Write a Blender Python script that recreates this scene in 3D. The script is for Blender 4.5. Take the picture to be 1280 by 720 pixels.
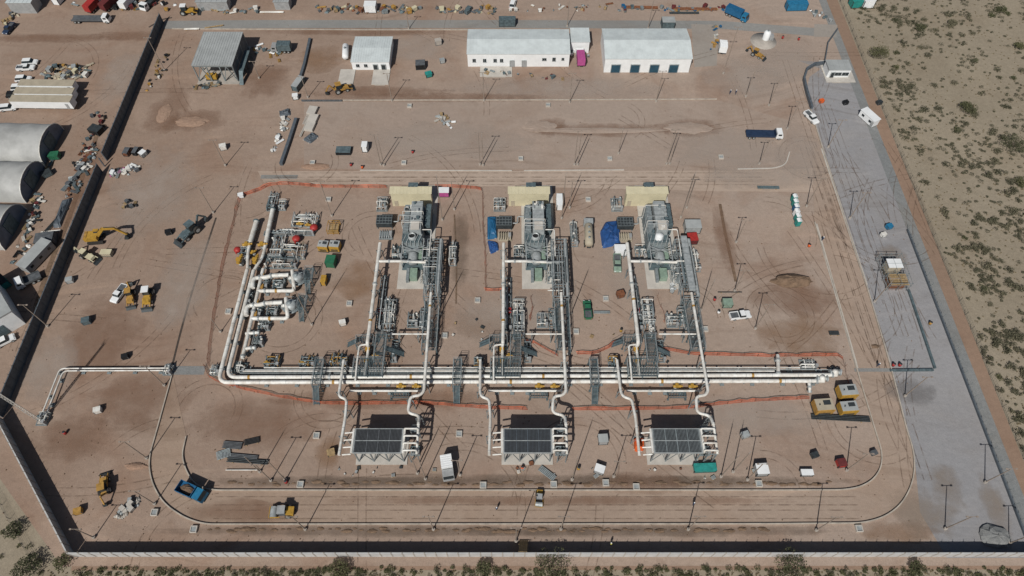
import bpy, math, random
from mathutils import Vector, Matrix
random.seed(7)
R = math.radians
for o in list(bpy.data.objects): bpy.data.objects.remove(o)
SC = bpy.context.scene
COL = SC.collection

# ------------------------------------------------------------ camera, sky, sun, exposure
CAM_H, F_PX, PITCH = 145.0, 853.0, math.atan2(1345, 853)
cd = bpy.data.cameras.new('camera'); cam = bpy.data.objects.new('camera', cd); COL.objects.link(cam)
cam.location = (0, 0, CAM_H); cam.rotation_euler = (math.pi/2 - PITCH, 0, 0)
cd.sensor_width = 36; cd.lens = F_PX/1280*36; cd.clip_start = 1; cd.clip_end = 6000
SC.camera = cam
SUN_EL, SUN_AZ = R(46), R(21)            # shadows run 21 degrees right of straight up the picture
wd = bpy.data.worlds.new('World'); SC.world = wd; wd.use_nodes = True
nt = wd.node_tree; bg = nt.nodes['Background']
sky = nt.nodes.new('ShaderNodeTexSky'); sky.sky_type = 'NISHITA'; sky.sun_disc = False
sky.sun_elevation = SUN_EL; sky.sun_rotation = math.pi + SUN_AZ; sky.air_density = 1.0; sky.dust_density = 1.5
nt.links.new(sky.outputs[0], bg.inputs[0]); bg.inputs[1].default_value = 0.05
sd = bpy.data.lights.new('sun', 'SUN'); sun = bpy.data.objects.new('sun', sd); COL.objects.link(sun)
sd.energy = 5.0; sd.angle = R(0.53); sd.color = (1.0, 0.965, 0.915)
ldir = Vector((math.sin(SUN_AZ)*math.cos(SUN_EL), math.cos(SUN_AZ)*math.cos(SUN_EL), -math.sin(SUN_EL)))
sun.rotation_euler = ldir.to_track_quat('-Z', 'Y').to_euler(); sun.location = (-60, -150, 200)
SC.view_settings.view_transform = 'Standard'; SC.view_settings.look = 'None'
SC.view_settings.exposure = -0.49; SC.view_settings.gamma = 1.0; SC.view_settings.use_curve_mapping = False

# ------------------------------------------------------------ survey: photo pixel -> site point at height z
def g(px, py, z=0.0):
    u = (px-640)/F_PX; v = (360-py)/F_PX
    d = Vector((u, math.cos(PITCH)+v*math.sin(PITCH), -math.sin(PITCH)+v*math.cos(PITCH)))
    t = (z-CAM_H)/d.z
    return Vector((d.x*t, d.y*t, z))
def rect(x0, y0, x1, y1, z=0.0):
    a = g((x0+x1)/2, y1, z); b = g((x0+x1)/2, y0, z); ym = (y0+y1)/2
    xl = g(x0, ym, z).x; xr = g(x1, ym, z).x
    return (xl+xr)/2, (a.y+b.y)/2, xr-xl, b.y-a.y       # centre and size on the site

# ------------------------------------------------------------ materials
MATS = {}
def mat(name, col, rough=.7, metal=0., var=.18, scale=1.2, bump=0., spec=.35, dirt=None, alpha=None):
    if name in MATS: return MATS[name]
    m = bpy.data.materials.new(name); m.use_nodes = True; n = m.node_tree; b = n.nodes['Principled BSDF']
    b.inputs['Roughness'].default_value = rough; b.inputs['Metallic'].default_value = metal
    b.inputs['Specular IOR Level'].default_value = spec
    ge = n.nodes.new('ShaderNodeNewGeometry')
    no = n.nodes.new('ShaderNodeTexNoise'); no.inputs['Scale'].default_value = scale; no.inputs['Detail'].default_value = 6
    no.inputs['Roughness'].default_value = .65
    n.links.new(ge.outputs['Position'], no.inputs['Vector'])
    cr = n.nodes.new('ShaderNodeValToRGB'); e = cr.color_ramp.elements
    d = dirt if dirt else [c*(1-var*1.6) for c in col]
    e[0].position = .3; e[0].color = (*d, 1); e[1].position = .62; e[1].color = (*[min(1, c*(1+var*.3)) for c in col], 1)
    n.links.new(no.outputs['Fac'], cr.inputs['Fac']); n.links.new(cr.outputs[0], b.inputs['Base Color'])
    if bump:
        bp = n.nodes.new('ShaderNodeBump'); bp.inputs['Strength'].default_value = bump; bp.inputs['Distance'].default_value = .05
        no2 = n.nodes.new('ShaderNodeTexNoise'); no2.inputs['Scale'].default_value = scale*6; no2.inputs['Detail'].default_value = 4
        n.links.new(ge.outputs['Position'], no2.inputs['Vector'])
        n.links.new(no2.outputs['Fac'], bp.inputs['Height']); n.links.new(bp.outputs[0], b.inputs['Normal'])
    MATS[name] = m; return m
DUST = (.30, .24, .185)
def M(n): return MATS[n]
mat('white_paint', (.74, .74, .70), .45, 0, .17, .7, dirt=(.50, .46, .40))
mat('white_wall', (.80, .82, .82), .55, 0, .06, .5)
mat('roof_white', (.60, .655, .655), .45, 0, .10, .35)
mat('roof_grey', (.38, .40, .395), .5, 0, .12, .4)
mat('cream', (.60, .55, .38), .6, 0, .08, .5)
mat('tan_wall', (.42, .37, .28), .7, 0, .1, .6)
mat('galv', (.27, .31, .32), .5, .25, .22, 1.5)
mat('pole_steel', (.33, .275, .23), .6, .1, .2, 1.2)
mat('galv_light', (.42, .45, .45), .5, .2, .2, 1.2)
mat('steel_blue', (.12, .165, .18), .6, .15, .3, 1.2)
mat('steel_dark', (.05, .06, .065), .6, .2, .3, 1.5)
mat('fan_deck', (.05, .054, .058), .55, .3, .2, 2.5)
mat('black', (.015, .016, .018), .6, 0, .3, 2)
mat('rubber', (.022, .022, .023), .9, 0, .3, 3, dirt=(.06, .05, .04))
mat('glass', (.02, .03, .035), .12, 0, .1, 2, spec=.6)
mat('yellow', (.46, .27, .045), .5, 0, .2, 1.5)
mat('amber', (.42, .24, .06), .6, 0, .25, 1.5)
mat('red', (.40, .04, .035), .5, 0, .2, 1.5)
mat('orange_net', (.52, .14, .072), .85, 0, .4, .5)
mat('orange', (.70, .13, .03), .6, 0, .15, 1.5)
mat('blue_tarp', (.025, .085, .25), .55, 0, .3, .7, bump=.6)
mat('door_blue', (.03, .085, .125), .4, 0, .2, 1.2)
mat('blue', (.02, .12, .25), .5, 0, .2, 1.2)
mat('navy', (.025, .045, .09), .5, 0, .2, 1.2)
mat('sky_blue', (.025, .18, .33), .5, 0, .2, 1.2)
mat('teal', (.03, .27, .24), .5, 0, .2, 1.2)
mat('green', (.03, .15, .08), .5, 0, .2, 1.2)
mat('pale_green', (.24, .33, .26), .5, 0, .2, 1.2)
mat('pink', (.45, .09, .27), .6, 0, .15, 1.2)
mat('maroon', (.14, .03, .03), .7, 0, .25, 1.2)
mat('concrete', (.42, .385, .34), .85, 0, .14, .5, bump=.2)
mat('concrete_light', (.52, .49, .44), .85, 0, .12, .4, bump=.2)
mat('kerb_stone', (.46, .41, .345), .85, 0, .2, .7)
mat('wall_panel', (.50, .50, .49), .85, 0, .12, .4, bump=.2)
mat('slate_and_wall_shade', (.10, .12, .14), .6, 0, .2, 1)  # slate colour, also used as painted shade on the left perimeter wall
mat('grey_paint', (.34, .35, .35), .55, 0, .15, 1)
mat('dark_grey', (.11, .12, .13), .65, 0, .25, 1.2)
mat('tarp_grey', (.30, .32, .32), .6, 0, .2, .5, bump=.4)
mat('tent_fabric', (.42, .425, .41), .6, 0, .16, .25, bump=.3)
mat('tent_end', (.16, .19, .24), .6, 0, .2, .5)
mat('timber', (.38, .27, .14), .8, 0, .3, 2)
mat('rust', (.22, .09, .045), .85, 0, .4, 2)
mat('soil', (.20, .135, .09), .95, 0, .3, .8, bump=.8)
mat('trench', (.075, .06, .05), .95, 0, .3, 1)
mat('skin', (.35, .19, .12), .6); mat('hivis', (.62, .55, .06), .7); mat('denim', (.03, .05, .10), .8)

# ------------------------------------------------------------ mesh builder
class MB:
    def __init__(s): s.v = []; s.f = []; s.sm = []; s.X = None
    def _a(s, vs, fs, smooth=False):
        k = len(s.v)
        s.v += [tuple(s.X @ Vector(p)) if s.X else tuple(p) for p in vs]
        s.f += [tuple(i+k for i in q) for q in fs]; s.sm += [smooth]*len(fs); return s
    def box(s, c, d, rz=0, top=1.0, topy=None):
        ty = top if topy is None else topy
        hx, hy, hz = d[0]/2, d[1]/2, d[2]/2; cs, sn = math.cos(rz), math.sin(rz); vs = []
        for z, kx, ky in ((-hz, 1, 1), (hz, top, ty)):
            for x, y in ((-hx, -hy), (hx, -hy), (hx, hy), (-hx, hy)):
                x *= kx; y *= ky
                vs.append((c[0]+x*cs-y*sn, c[1]+x*sn+y*cs, c[2]+z))
        return s._a(vs, [(3, 2, 1, 0), (4, 5, 6, 7), (0, 1, 5, 4), (1, 2, 6, 5), (2, 3, 7, 6), (3, 0, 4, 7)])
    def b(s, x0, y0, z0, x1, y1, z1): return s.box(((x0+x1)/2, (y0+y1)/2, (z0+z1)/2), (abs(x1-x0), abs(y1-y0), abs(z1-z0)))
    def beam(s, p, q, w, h=None):
        p, q = Vector(p), Vector(q); h = h or w; d = (q-p)
        if d.length < 1e-5: return s
        d.normalize(); up = Vector((0, 0, 1)) if abs(d.z) < .95 else Vector((1, 0, 0))
        a = d.cross(up).normalized()*w/2; b_ = a.cross(d).normalized()*h/2
        vs = [e+sa*a+sb*b_ for e in (p, q) for sa, sb in ((-1, -1), (1, -1), (1, 1), (-1, 1))]
        return s._a(vs, [(3, 2, 1, 0), (4, 5, 6, 7), (0, 1, 5, 4), (1, 2, 6, 5), (2, 3, 7, 6), (3, 0, 4, 7)])
    def cyl(s, p, q, r, r2=None, n=10, caps=True):
        p, q = Vector(p), Vector(q); r2 = r if r2 is None else r2; d = (q-p).normalized()
        up = Vector((0, 0, 1)) if abs(d.z) < .95 else Vector((1, 0, 0))
        a = d.cross(up).normalized(); b_ = a.cross(d).normalized()
        vs = []
        for e, rr in ((p, r), (q, r2)):
            for i in range(n):
                t = 2*math.pi*i/n; vs.append(e+(a*math.cos(t)+b_*math.sin(t))*rr)
        s._a(vs, [(i, (i+1) % n, n+(i+1) % n, n+i) for i in range(n)], True)
        if caps:
            s._a(vs[:n], [tuple(range(n))[::-1]]); s._a(vs[n:], [tuple(range(n))])
        return s
    def tube(s, pts, r, n=8):
        pts = [Vector(p) for p in pts]; m = len(pts); vs = []; a = None
        for i, p in enumerate(pts):
            d = ((pts[min(i+1, m-1)]-p).normalized()+(p-pts[max(i-1, 0)]).normalized()).normalized()
            if a is None:
                up = Vector((0, 0, 1)) if abs(d.z) < .95 else Vector((1, 0, 0)); a = d.cross(up).normalized()
            else: a = (a-d*a.dot(d)).normalized()
            b_ = d.cross(a)
            for j in range(n):
                t = 2*math.pi*j/n; vs.append(p+(a*math.cos(t)+b_*math.sin(t))*r)
        fs = [(i*n+j, i*n+(j+1) % n, (i+1)*n+(j+1) % n, (i+1)*n+j) for i in range(m-1) for j in range(n)]
        s._a(vs, fs, True); s._a(vs[:n], [tuple(range(n))[::-1]]); return s._a(vs[-n:], [tuple(range(n))])
    def lathe(s, prof, c=(0, 0, 0), n=14, axis='z'):
        vs = []
        for r, z in prof:
            for j in range(n):
                t = 2*math.pi*j/n; x, y = r*math.cos(t), r*math.sin(t)
                vs.append((c[0]+x, c[1]+y, c[2]+z) if axis == 'z' else ((c[0]+z, c[1]+x, c[2]+y) if axis == 'x' else (c[0]+y, c[1]+z, c[2]+x)))
        m = len(prof)
        return s._a(vs, [(i*n+j, i*n+(j+1) % n, (i+1)*n+(j+1) % n, (i+1)*n+j) for i in range(m-1) for j in range(n)], True)
    def prism(s, poly, z0, z1):
        n = len(poly); vs = [(x, y, z0) for x, y in poly]+[(x, y, z1) for x, y in poly]
        return s._a(vs, [tuple(range(n))[::-1], tuple(range(n, 2*n))]+[(i, (i+1) % n, n+(i+1) % n, n+i) for i in range(n)])
    def side(s, prof, y0, y1, k=1.0):           # profile in x-z swept across y
        n = len(prof); vs = [(x, y0, z) for x, z in prof]+[(x, y1, z) for x, z in prof]
        return s._a(vs, [tuple(range(n)), tuple(range(n, 2*n))[::-1]]+[(i, n+i, n+(i+1) % n, (i+1) % n) for i in range(n)])
    def face(s, vs): return s._a(vs, [tuple(range(len(vs)))])
    def lump(s, c, r, seed=0, n=10, m=5, rough=.25):   # heap or boulder
        rd = random.Random(seed); vs = []
        for i in range(m):
            t = math.pi/2*i/(m-1)
            for j in range(n):
                a = 2*math.pi*j/n; k = 1+rd.uniform(-rough, rough)
                vs.append((c[0]+r[0]*math.cos(t)*math.cos(a)*k, c[1]+r[1]*math.cos(t)*math.sin(a)*k, c[2]+r[2]*math.sin(t)*(1+rd.uniform(-rough, rough)*.5)))
        return s._a(vs, [(i*n+j, i*n+(j+1) % n, (i+1)*n+(j+1) % n, (i+1)*n+j) for i in range(m-1) for j in range(n)], False)
    def mesh(s, name, material):
        me = bpy.data.meshes.new(name); me.from_pydata(s.v, [], s.f); me.update()
        me.polygons.foreach_set('use_smooth', s.sm); me.materials.append(M(material) if isinstance(material, str) else material)
        return me
    def build(s, name, material, parent=None, world=False, loc=(0, 0, 0), rz=0):
        if world and parent is not None:
            L = parent.location; s.v = [(x-L.x, y-L.y, z-L.z) for x, y, z in s.v]
        o = bpy.data.objects.new(name, s.mesh(name, material)); COL.objects.link(o)
        o.location = loc; o.rotation_euler = (0, 0, rz)
        if parent is not None: o.parent = parent
        return o
def pieces(name, m, root, boxes):           # alike pieces, each an object of its own
    for c, d in boxes: MB().box(c, d).build(name, m, root)
def tag(o, label=None, cat=None, group=None, kind=None):
    if label: o['label'] = label
    if cat: o['category'] = cat
    if group: o['group'] = group
    if kind: o['kind'] = kind
    return o
def T(name, label, cat, loc=(0, 0, 0), rz=0, group=None):
    o = bpy.data.objects.new(name, None); COL.objects.link(o); o.empty_display_size = .3
    o.location = loc; o.rotation_euler = (0, 0, rz); return tag(o, label, cat, group)
def share(name, o, parent, loc=(0, 0, 0), rz=0):      # another piece that shares a mesh
    c = bpy.data.objects.new(name, o.data); COL.objects.link(c); c.parent = parent; c.location = loc; c.rotation_euler = (0, 0, rz); return c
KIDS = {}
def dup(root, label, loc, rz=0, group=None):
    r = root.copy(); COL.objects.link(r); r.location = loc; r.rotation_euler = (0, 0, rz); r['label'] = label
    if group: r['group'] = group
    for ch in root.children:
        c = ch.copy(); COL.objects.link(c); c.parent = r
        for gc in ch.children:
            d = gc.copy(); COL.objects.link(d); d.parent = c
    return r
def fillet(pts, rad, n=5):
    pts = [Vector(p) for p in pts]; out = [pts[0]]
    for i in range(1, len(pts)-1):
        p, a, b_ = pts[i], pts[i-1]-pts[i], pts[i+1]-pts[i]
        k = min(rad, a.length*.48, b_.length*.48); A = p+a.normalized()*k; B = p+b_.normalized()*k
        for j in range(n+1):
            t = j/n; out.append(A*(1-t)**2+p*2*t*(1-t)+B*t*t)
    return out+[pts[-1]]
def along(pts, step, start=0.):
    pts = [Vector(p) for p in pts]; d = start; acc = 0.
    for a, b_ in zip(pts, pts[1:]):
        L = (b_-a).length
        while d <= acc+L and L > 1e-6:
            yield a+(b_-a)*((d-acc)/L), (b_-a).normalized(); d += step
        acc += L
# ------------------------------------------------------------ ground materials
def ground(name, A, B, C, red=.5, streak=.5, speck=.25, rough=.95, s1=.025, s2=.16, bump=.35, pale=0.):
    m = bpy.data.materials.new(name); m.use_nodes = True; n = m.node_tree; L = n.links.new; b = n.nodes['Principled BSDF']
    b.inputs['Roughness'].default_value = rough; b.inputs['Specular IOR Level'].default_value = .15
    ge = n.nodes.new('ShaderNodeNewGeometry')
    def noise(scale, det, vec=None, ro=.6, dist=0):
        t = n.nodes.new('ShaderNodeTexNoise'); t.inputs['Scale'].default_value = scale; t.inputs['Detail'].default_value = det
        t.inputs['Roughness'].default_value = ro; t.inputs['Distortion'].default_value = dist
        L(vec if vec else ge.outputs['Position'], t.inputs['Vector']); return t.outputs['Fac']
    def ramp(fac, p0, p1, c0=0., c1=1.):
        r = n.nodes.new('ShaderNodeMapRange'); r.inputs[1].default_value = p0; r.inputs[2].default_value = p1
        r.inputs[3].default_value = c0; r.inputs[4].default_value = c1; L(fac, r.inputs[0]); return r.outputs[0]
    def mix(f, a, c, mode='MIX'):
        x = n.nodes.new('ShaderNodeMix'); x.data_type = 'RGBA'; x.blend_type = mode
        if hasattr(f, 'node'): L(f, x.inputs[0])
        else: x.inputs[0].default_value = f
        for i, q in ((6, a), (7, c)):
            if hasattr(q, 'node'): L(q, x.inputs[i])
            else: x.inputs[i].default_value = (*q, 1)
        return x.outputs[2]
    def grey(f):
        c = n.nodes.new('ShaderNodeCombineColor'); [L(f, c.inputs[i]) for i in range(3)]; return c.outputs[0]
    # bend the lookup so that streaks wander like real traffic
    wn = n.nodes.new('ShaderNodeTexNoise'); wn.inputs['Scale'].default_value = .02; wn.inputs['Detail'].default_value = 2; L(ge.outputs['Position'], wn.inputs['Vector'])
    wm = n.nodes.new('ShaderNodeVectorMath'); wm.operation = 'MULTIPLY_ADD'; L(wn.outputs['Color'], wm.inputs[0]); wm.inputs[1].default_value = (34, 34, 0); L(ge.outputs['Position'], wm.inputs[2]); warped = wm.outputs[0]
    def mapped(rot, sc):
        mp = n.nodes.new('ShaderNodeMapping'); mp.inputs['Rotation'].default_value = (0, 0, R(rot)); mp.inputs['Scale'].default_value = sc
        L(warped, mp.inputs['Vector']); return mp.outputs[0]
    c = mix(ramp(noise(s1, 6, None, .6, .4), .36, .64), A, B)
    if pale:      # the soil is tinted paler towards the right of the site
        sx_ = n.nodes.new('ShaderNodeSeparateXYZ'); L(warped, sx_.inputs[0]); c = mix(ramp(sx_.outputs[0], -70, 95, 0, pale), c, (.385, .312, .260))
    c = mix(ramp(noise(s2*.3, 4, None, .55, .8), .50, .72, 0, red), c, C)
    c = mix(ramp(noise(s2*.22, 4, warped, .55, .3), .52, .72, 0, red), c, [min(1, k*1.22) for k in B])
    c = mix(ramp(noise(s2*1.2, 5, None, .6, .5), .58, .78, 0, red*.5), c, [k*.72 for k in C])
    for k, (rot, sc) in enumerate(((4, (.012, .34, 1)), (82, (.010, .30, 1)), (40, (.015, .42, 1)))):
        st = ramp(noise(1.0, 4, mapped(rot, sc), .6, .2), .53, .66, 0, 1)
        wh = ramp(noise(.028+.01*k, 3), .46, .62, 0, streak*(.8, .8, .6)[k])
        mm = n.nodes.new('ShaderNodeMath'); mm.operation = 'MULTIPLY'; L(st, mm.inputs[0]); L(wh, mm.inputs[1])
        c = mix(mm.outputs[0], c, mix(.6, c, (1.3, 1.27, 1.24) if k == 1 else (.62, .57, .53), 'MULTIPLY'))
    c = mix(1.0, c, grey(ramp(noise(.8, 5, None, .7), .3, .7, 1-speck*.35, 1+speck*.3)), 'MULTIPLY')
    c = mix(1.0, c, grey(ramp(noise(5, 3, None, .7), .35, .65, 1-speck*.5, 1+speck*.4)), 'MULTIPLY')
    L(c, b.inputs['Base Color'])
    bp = n.nodes.new('ShaderNodeBump'); bp.inputs['Strength'].default_value = bump; bp.inputs['Distance'].default_value = .25
    L(noise(.9, 8, None, .7), bp.inputs['Height']); L(bp.outputs[0], b.inputs['Normal'])
    MATS[name] = m
ground('yard_soil', (.290, .208, .158), (.335, .252, .198), (.268, .168, .116), .7, .9, .24, pale=.75)
ground('road_soil', (.365, .275, .210), (.335, .248, .188), (.295, .198, .138), .45, .9, .2, pale=.45)
ground('pale_soil', (.355, .285, .236), (.328, .257, .210), (.295, .210, .158), .6, .8, .2, pale=.6)
ground('haul_soil', (.455, .368, .302), (.425, .338, .272), (.37, .275, .21), .4, .9, .18)
ground('red_soil', (.315, .21, .152), (.345, .24, .178), (.25, .145, .095), .6, .3, .35)
ground('gravel_grey', (.272, .270, .278), (.310, .306, .310), (.29, .268, .25), .5, 1.0, .2, .95, .022, .12, .5)
ground('lane_grey', (.215, .225, .225), (.25, .25, .24), (.22, .2, .17), .4, .5, .4)
ground('track_soil', (.300, .205, .148), (.265, .185, .135), (.24, .15, .1), .4, .5, .25)
ground('desert_soil', (.318, .272, .205), (.285, .242, .180), (.258, .21, .15), .6, .15, .3)
ground('asphalt', (.235, .235, .225), (.28, .275, .26), (.24, .2, .165), .5, .6, .2)
ground('slab', (.30, .27, .24), (.33, .30, .265), (.27, .22, .18), .4, .3, .2)

def sheet(name, poly, z, material):
    mb = MB(); mb.face([(x, y, z) for x, y in poly]); return tag(mb.build(name, material), kind='structure')
def pp(*pts, z=0.): return [tuple(g(x, y, z).xy) for x, y in pts]
def ribbon(pts, w):
    pts = [Vector(p).to_2d() for p in pts]; l, r = [], []
    for i, p in enumerate(pts):
        d = (pts[min(i+1, len(pts)-1)]-pts[max(i-1, 0)]).normalized(); n_ = Vector((-d.y, d.x))*w/2
        l.append(p+n_); r.append(p-n_)
    return l, r
def strip(name, pts, w, z, material, h=None):       # flat strip, or a raised kerb when h is given
    l, r = ribbon(pts, w); mb = MB(); n = len(l)
    if h is None:
        mb._a([(*p, z) for p in l]+[(*p, z) for p in r], [(n+i, n+i+1, i+1, i) for i in range(n-1)])
    else:
        mb._a([(*p, z) for p in l]+[(*p, h) for p in l]+[(*p, h) for p in r]+[(*p, z) for p in r],
              [(k*n+i, k*n+i+1, ((k+1) % 4)*n+i+1, ((k+1) % 4)*n+i) for k in range(4) for i in range(n-1)]+[(0, n, 2*n, 3*n), (n-1, 4*n-1, 3*n-1, 2*n-1)])
        mb.f = [tuple(reversed(q)) for q in mb.f]
    return tag(mb.build(name, material), kind='structure')
def curve(*px, rad=6, n=8): return fillet([g(x, y) for x, y in px], rad, n)

sheet('terrain', [(-3000, -3000), (3000, -3000), (3000, 3000), (-3000, 3000)], -.10, 'desert_soil')
sheet('yard', [(-700, 58), (-116, 58), (-89, 27.6), (106, 27.6), (108, 60), (109, 500), (-700, 500)], -.04, 'yard_soil')
sheet('outer_verge', [(-700, 57.5), (-116.3, 57.5), (-89.2, 27.8), (125, 27.8), (125, 26.1), (-90, 26.0), (-112, 46), (-150, 50), (-700, 50)], -.06, 'yard_soil')
sheet('red_bank', [(-88, 26.1), (125, 26.2), (125, 25.5), (-88, 25.3)], -.05, 'track_soil')
sheet('gravel_apron', [(91, 178), (100.5, 177), (105.4, 176), (104.8, 27.7), (87.5, 27.7)]+pp((1150, 640), (1146, 600), (1143, 570), (1134, 535), (1112, 455), (1082, 355), (1026, 180), (1012, 135), (1008, 112), (1012, 96), (1026, 86)), -.015, 'gravel_grey')
sheet('perimeter_lane', [(104.8, 27.7), (107.9, 27.7), (108.1, 260), (105.6, 260)], -.005, 'lane_grey')
sheet('dirt_road', [(107.9, 26), (110.8, 26), (112.2, 260), (118, 500), (112, 500), (108.1, 260)], -.012, 'track_soil')
# ring road between its two kerbs
inner = curve((1018, 278), (1040, 350), (1070, 460), (1094, 540), (1102, 565), (1101, 585), (1091, 600), (1075, 609), (1055, 612.5), (960, 613), (268, 613), (250, 609), (238, 598), (231, 583), (228, 568), (233, 546), rad=3.5, n=6)
outer = curve((1013, 137), (1026, 180), (1082, 355), (1112, 455), (1133, 538), (1141, 562), (1143, 588), (1137, 612), (1124, 633), (1104, 647), (1078, 654), (960, 655), (256, 655.5), (232, 648), (205, 630), (190, 604), (186, 575), (196, 540), (216, 467), rad=5, n=6)
sheet('ring_road', [tuple(p.xy) for p in outer[::-1]][:]+[tuple(p.xy) for p in inner], .004, 'road_soil')
strip('kerb', outer, .24, -.05, 'kerb_stone', .36)
strip('kerb', inner, .24, -.05, 'kerb_stone', .36)
strip('kerb', [g(1020, 280), g(1071, 460)], .62, -.05, 'concrete_light', .16)
strip('kerb', [g(1027, 186), g(1083, 356)], .55, -.05, 'concrete_light', .16)
sheet('cross_road', pp((322, 214), (640, 214), (960, 213), (1018, 210), (1030, 240), (900, 239), (640, 233), (400, 231), (330, 228)), .000, 'haul_soil')
sheet('middle_yard', pp((380, 127), (900, 126), (985, 150), (980, 206), (640, 211), (380, 211)), -.02, 'pale_soil')
for pts in (((450, 213), (640, 213.4)), ((655, 213.4), (780, 212.6)), ((922, 211.5), (968, 210.5), (982, 206), (987, 190))):
    strip('kerb', curve(*pts, rad=3), .3, -.05, 'concrete_light', .16)
strip('kerb', [g(380, 125.5), g(640, 125.2), g(896, 124)], .34, -.05, 'kerb_stone', .16)
strip('kerb', [g(215, 36), g(460, 37.5), g(700, 37)], .4, -.05, 'kerb_stone', .16)
strip('asphalt_road', [g(205, 31), g(320, 30), g(640, 30), g(900, 31), g(1046, 42)], 4.2, .0, 'asphalt')
sheet('paved_apron', pp((864, 30), (898, 31), (896, 82), (868, 84)), .004, 'slab')
sheet('gate_apron', pp((1018, 30), (1047, 31), (1044, 46), (1017, 46)), .008, 'slab')
# bare soil strips and open trenches that mark the left side
strip('road_edge', curve((270, 272), (246, 345), (228, 405), (212, 470), rad=10), .45, .012, 'trench')
strip('road_edge', curve((186, 34), (203, 24), (215, 22), rad=4), .6, .012, 'trench')
for pts, w in ((((128, 150), (108, 205), (86, 275), (62, 330), (44, 385)), 1.2), (((900, 255), (906, 290), (915, 330), (920, 352)), .8), (((568, 268), (571, 330), (570, 380)), .4)):
    strip('disturbed_soil', curve(*pts, rad=10), w, .008, 'soil')
strip('drainage_cover', [g(1068, 462.5), g(1113, 462.5)], .9, .02, 'lane_grey')
strip('wet_patch', [g(217, 463), g(256, 463)], 2.2, .010, 'lane_grey')
strip('wet_patch', [g(326, 221), g(372, 221)], 1.4, .010, 'lane_grey')

sheet('yard_lane', pp((1018, 214), (1032, 214), (1082, 357), (1112, 455), (1071, 455), (1041, 352), (1019, 280)), .001, 'haul_soil')
# patches of turned, damp or dusty soil with ragged edges
def patchmat(name, col):
    m = bpy.data.materials.new(name); m.use_nodes = True; n = m.node_tree; b_ = n.nodes['Principled BSDF']; b_.inputs['Roughness'].default_value = 1; b_.inputs['Specular IOR Level'].default_value = .05; b_.inputs['Base Color'].default_value = (*col, 1)
    at = n.nodes.new('ShaderNodeAttribute'); at.attribute_name = 'cover'; ge = n.nodes.new('ShaderNodeNewGeometry'); no = n.nodes.new('ShaderNodeTexNoise'); no.inputs['Scale'].default_value = .16; no.inputs['Detail'].default_value = 8; no.inputs['Roughness'].default_value = .65; n.links.new(ge.outputs['Position'], no.inputs['Vector'])
    ad = n.nodes.new('ShaderNodeMath'); ad.operation = 'MULTIPLY_ADD'; n.links.new(no.outputs['Fac'], ad.inputs[0]); ad.inputs[1].default_value = 2.4; n.links.new(at.outputs['Fac'], ad.inputs[2]); mr = n.nodes.new('ShaderNodeMapRange'); mr.inputs[1].default_value = 1.25; mr.inputs[2].default_value = 2.6; mr.inputs[4].default_value = .6; n.links.new(ad.outputs[0], mr.inputs[0]); n.links.new(mr.outputs[0], b_.inputs['Alpha']); MATS[name] = m
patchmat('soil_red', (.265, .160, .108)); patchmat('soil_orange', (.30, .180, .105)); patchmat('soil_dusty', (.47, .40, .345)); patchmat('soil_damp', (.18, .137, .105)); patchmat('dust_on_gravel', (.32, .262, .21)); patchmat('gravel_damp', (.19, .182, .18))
PZ = [.018]
def patch(px, py, rx, ry, m, rz=0.):
    c = g(px, py); PZ[0] += .0007; N = 20; rd = random.Random(int(px*7+py)); vs = [(0, 0, 0)]; fs = []; cov = [1.]
    for k, t in enumerate((.45, .75, 1.0)):
        for i in range(N): a = 2*math.pi*i/N; j = rd.uniform(.85, 1.15); x, y = rx*t*math.cos(a)*j, ry*t*math.sin(a)*j; vs.append((x*math.cos(rz)-y*math.sin(rz), x*math.sin(rz)+y*math.cos(rz), 0)); cov.append((.8, .35, -.3)[k])
    fs += [(0, 1+i, 1+(i+1) % N) for i in range(N)]+[(1+k*N+i, 1+(k+1)*N+i, 1+(k+1)*N+(i+1) % N, 1+k*N+(i+1) % N) for k in range(2) for i in range(N)]
    mb = MB(); mb._a(vs, fs); o = mb.build('soil_patch', m, loc=(c.x, c.y, PZ[0])); at = o.data.attributes.new('cover', 'FLOAT', 'POINT'); at.data.foreach_set('value', cov); tag(o, kind='structure')
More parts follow.
